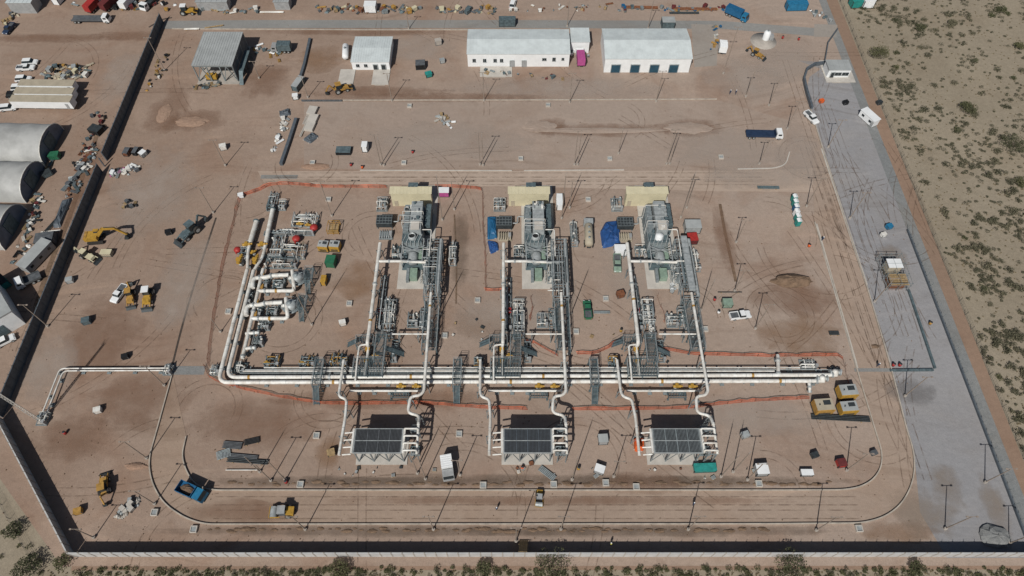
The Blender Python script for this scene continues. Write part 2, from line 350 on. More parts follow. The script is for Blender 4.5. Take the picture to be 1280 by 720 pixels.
for a in ((745, 163, 26, 3.5, 'soil_red'), (862, 160, 12, 5, 'soil_red'), (690, 158, 6, 5, 'soil_red'), (240, 152, 12, 6, 'soil_red'), (210, 140, 7, 12, 'soil_red'), (412, 565, 4, 4.5, 'soil_orange'), (175, 500, 14, 9, 'soil_red'), (95, 545, 9, 7, 'soil_red'), (990, 372, 13, 7, 'soil_red'), (1000, 420, 12, 7, 'soil_orange'), (955, 220, 22, 6, 'soil_dusty'), (1000, 190, 9, 14, 'soil_dusty'), (905, 185, 20, 10, 'soil_dusty'), (560, 175, 30, 9, 'soil_dusty'), (700, 110, 40, 7, 'soil_dusty'), (60, 48, 26, 3, 'soil_red'), (160, 45, 14, 3, 'soil_red'), (150, 95, 8, 14, 'soil_dusty'), (190, 240, 14, 20, 'soil_dusty'), (110, 220, 4, 16, 'soil_red'), (85, 265, 4, 12, 'soil_red'), (470, 115, 28, 3, 'soil_red'), (560, 122, 40, 2.5, 'soil_red'), (575, 310, 3, 16, 'soil_damp'), (905, 300, 3, 14, 'soil_red'), (450, 350, 7, 8, 'soil_orange'), (600, 405, 8, 5, 'soil_orange'), (545, 330, 5, 7, 'soil_orange'),
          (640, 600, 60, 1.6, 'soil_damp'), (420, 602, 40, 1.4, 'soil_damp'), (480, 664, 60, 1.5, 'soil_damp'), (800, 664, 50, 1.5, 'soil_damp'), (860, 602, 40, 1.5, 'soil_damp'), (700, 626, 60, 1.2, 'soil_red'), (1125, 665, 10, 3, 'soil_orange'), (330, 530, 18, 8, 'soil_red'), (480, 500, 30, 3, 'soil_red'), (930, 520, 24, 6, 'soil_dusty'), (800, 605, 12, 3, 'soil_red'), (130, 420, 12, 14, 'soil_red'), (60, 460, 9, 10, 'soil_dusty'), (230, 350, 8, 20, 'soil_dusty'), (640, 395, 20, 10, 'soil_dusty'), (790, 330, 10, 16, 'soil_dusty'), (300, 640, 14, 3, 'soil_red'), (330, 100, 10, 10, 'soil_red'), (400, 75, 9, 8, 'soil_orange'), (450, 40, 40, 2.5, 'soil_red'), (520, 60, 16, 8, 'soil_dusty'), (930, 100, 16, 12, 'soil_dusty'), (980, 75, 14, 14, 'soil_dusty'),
          (1150, 640, 9, 7, 'dust_on_gravel'), (1245, 640, 3, 9, 'dust_on_gravel'), (1140, 490, 7, 4, 'gravel_damp'), (1185, 610, 5, 6, 'dust_on_gravel'), (1115, 325, 5, 6, 'dust_on_gravel')):
    patch(*a)
# ------------------------------------------------------------ perimeter walls: precast panels between posts
def wall(label, a, b_, h=3.0, step=2.2, pm='wall_panel', skip=()):
    a, b_ = Vector(a), Vector(b_); d = b_-a; n = max(1, round(d.length/step)); s_ = d.length/n; ang = math.atan2(d.y, d.x)
    root = T('perimeter_wall', label, 'wall', (*a, -.06), ang)
    pan = MB(); pan.box((s_/2, 0, h/2), (s_-.22, .14, h)).box((s_/2, 0, h+.04), (s_-.22, .24, .08)); pan.box((s_/2, 0, .25), (s_-.24, .22, .5))
    pm_ = pan.build('panel', pm, root)
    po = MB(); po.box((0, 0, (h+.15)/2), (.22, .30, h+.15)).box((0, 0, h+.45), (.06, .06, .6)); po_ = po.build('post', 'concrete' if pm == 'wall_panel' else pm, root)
    for i in range(1, n+1):
        if i < n and i not in skip: share('panel', pm_, root, (i*s_, 0, 0))
        share('post', po_, root, (i*s_, 0, 0))
    return root
wall('long grey concrete panel wall along the bottom of the site', (-88, 28), (124, 28))
wall('slanting grey concrete panel wall at the lower left corner', (-114.2, 57), (-88.3, 28.3))
wall('long grey concrete panel wall down the left side of the yard', (-116.5, 197), (-114.4, 57.6), 3.3, pm='slate_and_wall_shade', skip=(28, 29))  # panels and posts coloured dark to carry the shade of the inner face

# fence of the right edge: mesh between steel posts on a dark base
def mesh_fence(label, pts, step=3., h=2.2, mm='galv', base=None, rails=5):
    root = T('wire_fence', label, 'fence', pts[0]); P = [Vector(p) for p in pts]
    po = MB(); po.cyl((0, 0, -.1), (0, 0, h+.1), .05, n=6); pm_ = None
    prev = None
    for p, d in along(P, step):
        l = p-root.location
        if pm_ is None: pm_ = po.build('post', mm, root, loc=l)
        else: share('post', pm_, root, l)
    w = MB()
    for k in range(rails):
        z = .15+(h-.2)*k/(rails-1)
        for a, b_ in zip(P, P[1:]): w.beam(a+Vector((0, 0, z)), b_+Vector((0, 0, z)), .022)
    w.build('wire', mm, root, world=True)
    if base:
        q = MB()
        for a, b_ in zip(P, P[1:]): q.beam(a+Vector((0, 0, .25)), b_+Vector((0, 0, .25)), .35, .7)
        q.build('base_wall', base, root, world=True)
mesh_fence('chain fence on a dark low base wall right of the grey gravel', [(105.0, 110, 0), (104.8, 29, 0)], base='slate_and_wall_shade')
mesh_fence('thin wire fence between the dirt road and the desert scrub', [(114.5, 260, -.05), (112.4, 209, -.05), (111.2, 110, -.05), (111.0, 26, -.05)], 4, 1.6, 'steel_dark', rails=4)
mesh_fence('wire fence along the dirt track beside the slanting wall', [(-140, 49.0, -.08), (-112, 43.6, -.08), (-95, 26, -.08), (-90, 16, -.08)], 4, 1.3, 'steel_dark', rails=4)

# low dark block walls and kerb walls
def block_wall(label, px, h=.9, w=.5, m='slate_and_wall_shade'):
    pts = [g(x, y) for x, y in px]; root = T('low_wall', label, 'wall', pts[0]); 
    for a, b_ in zip(pts, pts[1:]):
        d = (b_-a); n = max(1, round(d.length/3)); 
        for i in range(n):
            p, q = a+d*((i+.01)/n), a+d*((i+.99)/n); mb = MB(); mb.beam(p+Vector((0, 0, h/2-.05)), q+Vector((0, 0, h/2-.05)), w, h+.1); mb.build('block', m, root, world=True)
block_wall('dark low retaining wall beside the long pale pipe racks', [(371, 150), (362, 178), (352, 207)], 1.0, .9)
block_wall('short dark low wall between the upper sheds', [(388, 50), (381, 82), (376, 98)], .9, .8)
block_wall('dark blue culvert wall running north across the gravel', [(1135, 363), (1168, 461)], .5, .5, 'steel_blue')
block_wall('dark blue culvert wall running across the gravel to the ring road', [(1166, 463), (1112, 463.5)], .5, .5, 'steel_blue')
block_wall('curved dark wall around the guard house apron', [(1035, 80), (1018, 82), (1008, 88), (1004, 100), (1008, 118), (1014, 137)], 1.2, .6)
block_wall('thin dark wall from the guard house up to the road', [(1030, 78), (1034, 55), (1046, 38)], 1.0, .3)
block_wall('long thin black cable trough in the middle yard', [(377, 126.5), (428, 126.5)], .5, .35, 'dark_grey')
# ------------------------------------------------------------ pipes
def V(*a): return Vector(a)
def pipe(label, pts, r, m='white_paint', sup=6., bands=(), fil=None, group=None, flanges=(), name='pipeline', n=10, start=2.):
    pts = [Vector(p) for p in pts]; root = T(name, label, 'pipe', (pts[0].x, pts[0].y, 0), 0, group)
    cv = fillet(pts, fil or r*3.2, 5); mb = MB(); mb.tube(cv, r, n); mb.build('pipe_run', m, root, world=True)
    if sup:
        for p, d in along(cv, sup, start):
            if p.z-r < .35 or abs(d.z) > .5: continue
            nn = V(-d.y, d.x, 0); s_ = MB(); zt = p.z-r*.8
            if zt < 2.4: s_.box((p.x, p.y, zt/2), (.28, .28, zt), math.atan2(d.y, d.x)).box((p.x, p.y, .1), (.9, .9, .3))
            else:
                for k in (-.7, .7):
                    q = p+nn*k; s_.beam((q.x, q.y, 0), (q.x, q.y, zt), .2)
                s_.beam(V(p.x, p.y, zt-.1)-nn*.85, V(p.x, p.y, zt-.1)+nn*.85, .2); s_.beam(V(p.x, p.y, .3)-nn*.7, V(p.x, p.y, zt-.2)+nn*.7, .09)
            s_.build('pipe_support', 'galv', root, world=True)
    if r > .3:
        L = list(along(cv, .1)); st = int(52+8*(r > .43)); jo = None
        for i in range(st//2, len(L), st):
            p, d = L[i]; b_ = MB(); b_.cyl(p-d*.05, p+d*.05, r*1.035, n=n); b_.build('weld_band', 'galv_light', root, world=True)
    for t in bands:
        L = list(along(cv, .05)); p, d = L[min(len(L)-1, int(t*len(L)))]
        b_ = MB(); b_.cyl(p-d*.28, p+d*.28, r*1.04, n=n); b_.build('marker_band', 'amber', root, world=True)
    for t in flanges:
        L = list(along(cv, .05)); p, d = L[min(len(L)-1, int(t*len(L)))]
        b_ = MB(); b_.cyl(p-d*.1, p+d*.1, r*1.45, n=n); b_.cyl(p+d*.16, p+d*.3, r*1.45, n=n); b_.build('flange', 'galv_light', root, world=True)
    return root
def valve(label, p, s=1., rz=0, am='yellow', group=None, kind=0):
    root = T('actuated_valve', label, 'valve', p, rz, group); z = .0
    b_ = MB(); b_.lathe([(.0, -.45*s), (.34*s, -.45*s), (.34*s, -.36*s), (.2*s, -.34*s), (.42*s, -.1*s), (.42*s, .1*s), (.2*s, .34*s), (.34*s, .36*s), (.34*s, .45*s), (0, .45*s)], axis='x', n=10); b_.build('valve_body', 'galv_light', root, loc=(0, 0, .5*s))
    b_ = MB(); b_.cyl((0, 0, .5*s), (0, 0, 1.3*s), .12*s, n=8); b_.box((0, 0, .04), (.7*s, .5*s, .12)); b_.build('stem', 'galv', root)
    b_ = MB(); b_.cyl((-.75*s, 0, 1.5*s), (.75*s, 0, 1.5*s), .32*s, n=10); b_.cyl((.75*s, 0, 1.5*s), (1.15*s, 0, 1.5*s), .2*s, n=8); b_.box((0, .1*s, 1.5*s), (.6*s, .8*s, .7*s)); b_.build('actuator', am, root)
    b_ = MB(); b_.cyl((0, -.3*s, 1.5*s), (0, -.62*s, 1.5*s), .05*s, n=6); b_.lathe([(.28*s, -.03), (.34*s, 0), (.28*s, .03)], (0, -.62*s, 1.5*s), 12, 'y'); b_.build('handwheel', 'red' if kind else 'steel_dark', root)
    return root
def platform(label, x0, y0, x1, y1, z, dx=0., stairs=None, m='steel_blue', group=None, rail=True, name='steel_platform'):
    cx, cy, sx, sy = rect(x0, y0, x1, y1, z); root = T(name, label, 'platform', (cx+dx, cy, 0), 0, group)
    n = max(2, int(max(sx, sy)/.35)); d = MB()                       # open grating: bearing bars over a frame
    if sx > sy:
        for i in range(n+1): d.box((-sx/2+sx*i/n, 0, z), (.13, sy, .05))
    else:
        for i in range(n+1): d.box((0, -sy/2+sy*i/n, z), (sx, .13, .05))
    for s_ in (-1, 1): d.box((s_*sx/2, 0, z-.12), (.14, sy, .2)).box((0, s_*sy/2, z-.12), (sx, .14, .2))
    d.build('grating', m, root)
    nx, ny = max(1, round(sx/3.5)), max(1, round(sy/3.5)); lg = None
    for i in range(nx+1):
        for j in range(ny+1):
            if 0 < i < nx and 0 < j < ny: continue
            l = (-sx/2+sx*i/nx, -sy/2+sy*j/ny, 0)
            if lg is None: q = MB(); q.box((0, 0, z/2), (.18, .18, z)).box((0, 0, .06), (.45, .45, .12)); lg = q.build('leg', m, root, loc=l)
            else: share('leg', lg, root, l)
    if rail:
        for a, b_ in (((-sx/2, -sy/2), (-sx/2, sy/2)), ((sx/2, -sy/2), (sx/2, sy/2)), ((-sx/2, sy/2), (sx/2, sy/2))):
            q = MB(); A, B = V(*a, z), V(*b_, z)
            for h in (.55, 1.1): q.beam(A+V(0, 0, h), B+V(0, 0, h), .06)
            k = max(1, round((B-A).length/1.5))
            for i in range(k+1): q.beam(A+(B-A)*i/k, A+(B-A)*i/k+V(0, 0, 1.1), .06)
            q.build('railing', 'galv_light', root)
    if stairs:
        ex, ey, w = stairs; q = MB(); L = z*1.15; D = V(ex, ey, 0).normalized(); S = V(-D.y, D.x, 0)
        A = V(ex*sx/2, ey*sy/2, z); B = A+D*L; B.z = .05
        for k in (-w/2, w/2): q.beam(A+S*k, B+S*k, .08, .22); q.beam(A+S*k+V(0, 0, 1), B+S*k+V(0, 0, 1), .05)
        n = int(z/.2)
        for i in range(1, n): p = A+(B-A)*i/n; q.beam(p-S*w/2, p+S*w/2, .26, .04)
        q.build('stair', m, root)
    return root
def skid(label, x0, y0, x1, y1, h, seed, dx=0., group=None, tall=.8, pm=('galv_light', 'white_paint', 'galv'), nv=3, name='piping_skid', dens=1.):
    rd = random.Random(seed); cx, cy, sx, sy = rect(x0, y0, x1, y1, h*.5)
    root = T(name, label, 'skid', (cx+dx, cy, 0), 0, group)
    q = MB()
    for s_ in (-1, 1): q.box((s_*(sx/2-.1), 0, .15), (.2, sy, .3)).box((0, s_*(sy/2-.1), .15), (sx-.4, .2, .3))
    for i in range(4): q.box((0, -sy/2+sy*(i+.5)/4, .14), (sx-.4, .14, .2))
    q.build('skid_frame', 'galv', root)
    long_y = sy > sx
    for i in range(int((7 if long_y else 6)*dens)):
        q = MB(); r = rd.uniform(.07, .17); z = rd.uniform(.7, h)
        if long_y:
            x = rd.uniform(-sx/2+.2, sx/2-.2); a, b_ = sorted((rd.uniform(-sy/2, 0), rd.uniform(0, sy/2))); pts = [(x, a, .3), (x, a, z), (x, b_, z), (x, b_, .3)]
        else:
            y = rd.uniform(-sy/2+.2, sy/2-.2); a, b_ = sorted((rd.uniform(-sx/2, 0), rd.uniform(0, sx/2))); pts = [(a, y, .3), (a, y, z), (b_, y, z), (b_, y, .3)]
        q.tube(fillet(pts, .3, 3), r, 7); q.build('pipe_spool', pm[i % len(pm)], root)
    for i in range(int(5*dens)):
        q = MB(); r = rd.uniform(.06, .12); z = rd.uniform(.6, h*1.05)
        if long_y: y = rd.uniform(-sy/2+.2, sy/2-.2); pts = [(-sx/2+.1, y, .3), (-sx/2+.1, y, z), (sx/2-.1, y, z), (sx/2-.1, y, .3)]
        else: x = rd.uniform(-sx/2+.2, sx/2-.2); pts = [(x, -sy/2+.1, .3), (x, -sy/2+.1, z), (x, sy/2-.1, z), (x, sy/2-.1, .3)]
        q.tube(fillet(pts, .25, 3), r, 7); q.build('pipe_spool', pm[(i+1) % len(pm)], root)
    for i in range(nv):
        x, y = rd.uniform(-sx/2+.4, sx/2-.4), rd.uniform(-sy/2+.4, sy/2-.4); q = MB()
        q.cyl((x, y, .3), (x, y, h*tall), .24, n=8); q.lathe([(.0, .25), (.3, .1), (.3, -.1), (0, -.25)], (x, y, h*tall), 10); q.build('valve', ('galv_light', 'steel_blue', 'white_paint')[i % 3], root)
    q = MB(); q.box((sx/2-.35, -sy/2+.45, .95), (.5, .6, 1.3)); q.box((sx/2-.35, -sy/2+.45, 1.65), (.62, .72, .1)); q.build('instrument_cabinet', 'grey_paint', root)
    return root

# main lines of the rack
z1 = 1.7
WORDN = 'first second third fourth fifth sixth seventh eighth ninth tenth eleventh twelfth thirteenth fourteenth fifteenth sixteenth seventeenth eighteenth nineteenth twentieth twenty-first twenty-second twenty-third twenty-fourth twenty-fifth twenty-sixth twenty-seventh twenty-eighth twenty-ninth thirtieth'.split()
pipe('upper of the two thick white main pipelines across the site', [g(1046, 468.5, z1), g(283.5, 471.5, z1), g(317, 338, z1)], .46, bands=(.115, .40, .58, .80), flanges=(.006, .3, .47, .69), n=14, fil=2.2, sup=7)
pipe('lower of the two thick white main pipelines across the site', [g(1030, 476, z1), g(272.5, 478, z1), g(309, 337, z1)], .47, bands=(.06, .22, .425, .665), flanges=(.01, .31, .54), n=14, fil=2.4, sup=7)
for i, (y, r, m, xl, xr, z) in enumerate(((459.6, .14, 'white_paint', 330, 1000, 1.5), (462.0, .10, 'galv_light', 304, 1052, 1.3), (463.8, .17, 'white_paint', 304, 968, 1.4), (466.2, .12, 'galv', 300, 1052, 1.1), (468.0, .10, 'steel_blue', 300, 1040, .9))):
    pipe(('thin white service pipe, topmost line of the central pipe rack', 'thin grey service pipe second from the top of the central pipe rack', 'slim white service pipe third from the top of the central pipe rack',
          'grey service pipe fourth from the top of the central pipe rack', 'dark thin service pipe just above the thick white mains')[i], [g(xl, y, z), g(xr, y, z)], r, m, sup=12, n=7, name='service_pipe')
for k, x in enumerate(range(310, 1050, 31)):     # sleepers that carry the rack
    a, b_ = g(x, 480, .25), g(x, 459, .25); root = T('pipe_sleeper', f'low grey steel sleeper under the central pipe rack, {WORDN[k]} from its left end', 'sleeper', (a.x, (a.y+b_.y)/2, 0), 0, 'sleepers under the central pipe rack')
    L = b_.y-a.y; q = MB(); q.box((0, 0, .72), (.22, L, .2)); q.build('cross_beam', 'galv', root)
    for s_ in (-1, 0, 1): q = MB(); q.box((0, s_*(L/2-.2), .3), (.2, .2, .7)); q.build('leg', 'galv', root)
pipe('white header pipe right of the two left vertical mains', [g(303, 448, z1), g(329, 336, z1)], .42, n=12, flanges=(.02, .5))
# manifolds at the left, two pairs
for k, (dy, yy, lab) in enumerate(((0, 0, 'upper'), (1, 0, 'lower'))):
    o = (lambda x, y, z, k=k: g(x-8*k, y+34.5*k, z))
    pipe(f'bent white inlet pipe to the {lab} filter vessel', [o(316, 360, z1), o(316, 347.5, z1), o(333, 346.5, z1), o(340, 344.5, z1+.5), o(361, 343.5, z1+.5)], .54, n=12, flanges=(.35, .62), fil=1.6, sup=4)
    pipe(f'white outlet pipe looping round the {lab} filter vessel', [o(322, 363.5, z1), o(368, 363.5, z1), o(367, 354, z1+.8), o(365.5, 338, z1+.8)], .48, n=12, bands=(.32,), flanges=(.12,), fil=1.4, sup=5)
    c = o(374, 352, 0); root = T('filter_vessel', f'{lab} grey domed filter vessel beside the white looping pipe', 'vessel', c)
    q = MB(); q.lathe([(1.25, 0), (1.25, .5), (1.45, .55), (1.5, 2.3), (1.3, 2.75), (.8, 3.05), (0, 3.15)], n=18); q.build('shell', 'galv_light', root)
    q = MB(); q.lathe([(.5, 2.9), (.5, 3.45), (0, 3.45)], n=12); q.cyl((.3, 0, 3.2), (1.6, .6, 3.4), .09, n=6); q.build('hatch', 'galv', root)
    q = MB(); q.lathe([(1.55, 1.5), (2.2, 1.5), (2.2, 1.42), (1.55, 1.42)], n=18)
    for t in range(12): a = t*math.pi/6; q.beam((2.2*math.cos(a), 2.2*math.sin(a), 1.45), (2.2*math.cos(a), 2.2*math.sin(a), 2.5), .05)
    q.lathe([(2.17, 2.47), (2.23, 2.5), (2.17, 2.53)], n=18); q.build('gallery', 'galv', root)
    q = MB(); q.cyl((-1.4, 0, 1.7), (-2.2, 0, 1.7), .45, n=12); q.cyl((-2.1, 0, 1.7), (-2.25, 0, 1.7), .62, n=12); q.build('nozzle', 'white_paint', root)
    a = [o(386, 350, 0), o(389, 358, 0)]
    platform(f'dark steel access platform with stair right of the {lab} filter vessel', *(v for v in (381-8*k, 335+34.5*k, 391-8*k, 350+34.5*k)), 2.4, stairs=(0, -1, 1.1), m='steel_blue')
for (x0, y0, x1, y1, sd_, lab) in ((326, 350, 336, 361, 201, 'small valve group inside the upper filter loop'), (340, 349, 356, 361, 202, 'dark pipe tangle inside the upper filter loop'), (318, 384, 328, 396, 203, 'small valve group inside the lower filter loop'), (332, 383, 348, 395, 204, 'dark pipe tangle inside the lower filter loop'), (308, 362, 316, 380, 205, 'narrow valve group between the left mains and the loops'), (322, 400, 338, 412, 206, 'low valve group under the lower filter loop'), (316, 420, 330, 432, 207, 'low valve group beside the blind stubs')):
    skid(lab, x0, y0, x1, y1, 1.5, sd_, nv=3, dens=1.3, pm=('steel_blue', 'galv', 'galv_light'))
for (x, y, lab) in ((331, 348, 'amber valve on the upper filter inlet'), (324, 383, 'amber valve on the lower filter inlet'), (330, 364, 'amber valve on the upper filter outlet'), (322, 398, 'amber valve on the lower filter outlet')): valve(lab, g(x, y), 1.0, 1.57, 'amber')
for (x, y, lab) in ((317, 416, 'upper'), (312, 435, 'lower')):
    pipe(f'short white blind stub pipe, {lab} of the two above the left bend', [g(x-10 if lab == 'upper' else x-6, y+1, z1), g(x, y, z1), g(x+7, y-.5, z1)], .4, n=12, sup=3, flanges=(.6, .95), start=1.)
# receivers and traps at the top left of the plant
for (a, b_, r, lab) in (((320.5, 277), (313, 302), .62, 'left'), ((341, 262), (332, 305), .58, 'right')):
    A, B = g(*a, 1.5), g(*b_, 1.5); root = T('pig_receiver', f'{lab} white scraper trap barrel above the yellow valves', 'vessel', (B.x, B.y, 0)); D = (A-B).normalized()
    q = MB(); q.cyl(B, A, r, n=14); q.build('barrel', 'white_paint', root, world=True)
    q = MB(); q.cyl(A, A+D*.35, r*1.35, n=14); q.cyl(A+D*.35, A+D*.55, r*.9, n=14); q.build('closure_door', 'steel_blue', root, world=True)
    q = MB(); q.cyl(B, B-D*1.6, r, r*.65, n=14); q.build('reducer', 'white_paint', root, world=True)
    for t in (.2, .75): p = B+(A-B)*t; q = MB(); q.box((p.x, p.y, .45), (1.2, .35, .9)); q.build('saddle', 'galv', root, world=True)
pipe('white pipe from the left scraper trap down to the mains', [g(312, 306, 1.5), g(310, 316, 1.5), g(309.5, 336, z1)], .42, n=12, sup=4)
pipe('white pipe from the right scraper trap down to the mains', [g(331.5, 309, 1.5), g(328, 322, 1.5), g(318, 337, z1)], .40, n=12, sup=4)
for (x, y, s_, lab, rz) in ((311, 311, 1.3, 'yellow actuated valve below the left scraper trap', .2), (330, 311, 1.3, 'yellow actuated valve below the right scraper trap', .2), (303, 331, 1.5, 'large yellow actuated valve on the outer left main', 1.4), (323, 331, 1.5, 'large yellow actuated valve on the inner left main', 1.4),
                             (376, 284, 1.0, 'yellow valve beside the white metering rack', 0), (386, 285, .9, 'smaller yellow valve next to the red valve of the metering rack', 0), (318, 319, .9, 'small yellow valve between the two scraper lines', .7)):
    valve(lab, g(x, y), s_, rz)
for (x, y, s_, lab) in ((299, 316, 1.1, 'red actuator at the far left of the scraper traps'), (372, 302, 1.25, 'bright red actuator below the white metering rack'), (394, 288, 1.25, 'bright red actuator at the right end of the metering rack')):
    root = T('red_actuator', lab, 'valve', g(x, y)); q = MB(); q.lathe([(0, 0), (.5*s_, 0), (.5*s_, .3), (.25*s_, .4), (.25*s_, .9)], n=12); q.build('pedestal', 'galv', root)
    q = MB(); q.lathe([(.2*s_, .85), (.8*s_, 1.0), (.85*s_, 1.5), (.6*s_, 1.9), (0, 2.0)], n=14); q.build('dome', 'red', root); q = MB(); q.cyl((0, 0, 1.5), (0, -1.2*s_, 1.5), .2*s_, n=8); q.build('gear_arm', 'red', root)
skid('white framed metering rack above the two red actuators', 364, 267, 397, 281, 2.0, 3, pm=('white_paint', 'white_paint', 'galv_light'), dens=1.6)
skid('narrow grey pipe skid crossing below the metering rack', 329, 287, 393, 293, 1.6, 4, pm=('galv_light', 'white_paint', 'galv'), dens=1.3, nv=4)
skid('tangled grey piping skid between the traps and the left mains', 338, 292, 356, 322, 2.2, 5, dens=1.2)
skid('tan piped skid left of the yellow lockers', 352, 304, 382, 322, 2.0, 6, pm=('tan_wall', 'white_paint', 'galv'), nv=4)
skid('dark piping skid under the scraper traps', 301, 300, 312, 326, 1.8, 8, pm=('steel_blue', 'galv', 'white_paint'))
skid('grey horizontal separator skid above the filter loops', 331, 318, 372, 334, 1.9, 9, pm=('galv', 'white_paint', 'steel_blue'), nv=5)
skid('small grey pipe cluster between the left traps at the top', 335, 240, 346, 262, 1.6, 10, pm=('galv_light', 'steel_blue'), nv=2)
skid('small grey cabinet skid right of the left trap head', 348, 250, 358, 262, 1.2, 11, nv=1)
for (x, y, lab) in ((341, 452, 'first'), (385, 452, 'second'), (422, 450, 'third')):
    skid(f'{lab} dark valve skid from the left on top of the pipe rack', x-11, y-8, x+9, y+6, 1.9, int(x), pm=('steel_blue', 'galv', 'amber'), nv=2)
    valve(f'yellow valve on the {lab} dark skid above the pipe rack', g(x-6, y+4), .8)
skid('white valve cluster under the left bend of the mains', 262, 456, 276, 468, 1.5, 21, pm=('white_paint', 'galv'), nv=3)
skid('pipe manifold inside the left bend of the mains', 290, 452, 308, 466, 1.6, 22, pm=('galv', 'steel_blue', 'white_paint'), nv=3)
# crossover bridges over the mains
for (x, lab) in ((397, 'left'), (571, 'middle'), (742, 'right')):
    platform(f'{lab} dark steel crossover bridge over the main pipelines', x-4.5, 449, x+5.5, 482, 3.0, stairs=(0, -1, 1.3))
# right end of the rack
pipe('white branch pipe rising near the right end of the rack', [g(973, 470, z1), g(972.5, 452, z1), g(972, 444, 1.2)], .42, n=12, sup=3, flanges=(.1, .7))
pipe('short white blow-off stub below the right end of the mains', [g(1011, 477, z1), g(1012, 483, z1), g(1012, 490, 1.0)], .35, n=12, sup=0, flanges=(.5, .9))
for (x, y, lab) in ((1040, 469.5, 'upper'), (1024, 477, 'lower')):
    root = T('ball_valve', f'white round valve closing the right end of the {lab} main', 'valve', g(x, y)); q = MB(); q.lathe([(0, .6), (.55, .9), (.8, 1.5), (.8, 1.9), (.55, 2.5), (0, 2.7)], n=14); q.build('ball', 'white_paint', root)
    q = MB(); q.cyl((1.0, 0, 1.7), (1.25, 0, 1.7), .75, n=14); q.cyl((-1.25, 0, 1.7), (-1.0, 0, 1.7), .75, n=14); q.cyl((-1., 0, 1.7), (1., 0, 1.7), .46, n=12); q.build('flange', 'galv_light', root); q = MB(); q.box((0, 0, .3), (.9, .9, .75)); q.build('plinth', 'concrete', root)
skid('dark small skid at the far right end of the rack', 1038, 459, 1050, 468, 1.2, 31, nv=2, pm=('steel_blue', 'galv'))
skid('thin white pipe cluster above the right end of the rack', 1000, 449, 1020, 461, 1.0, 32, nv=2, pm=('white_paint', 'galv_light'))

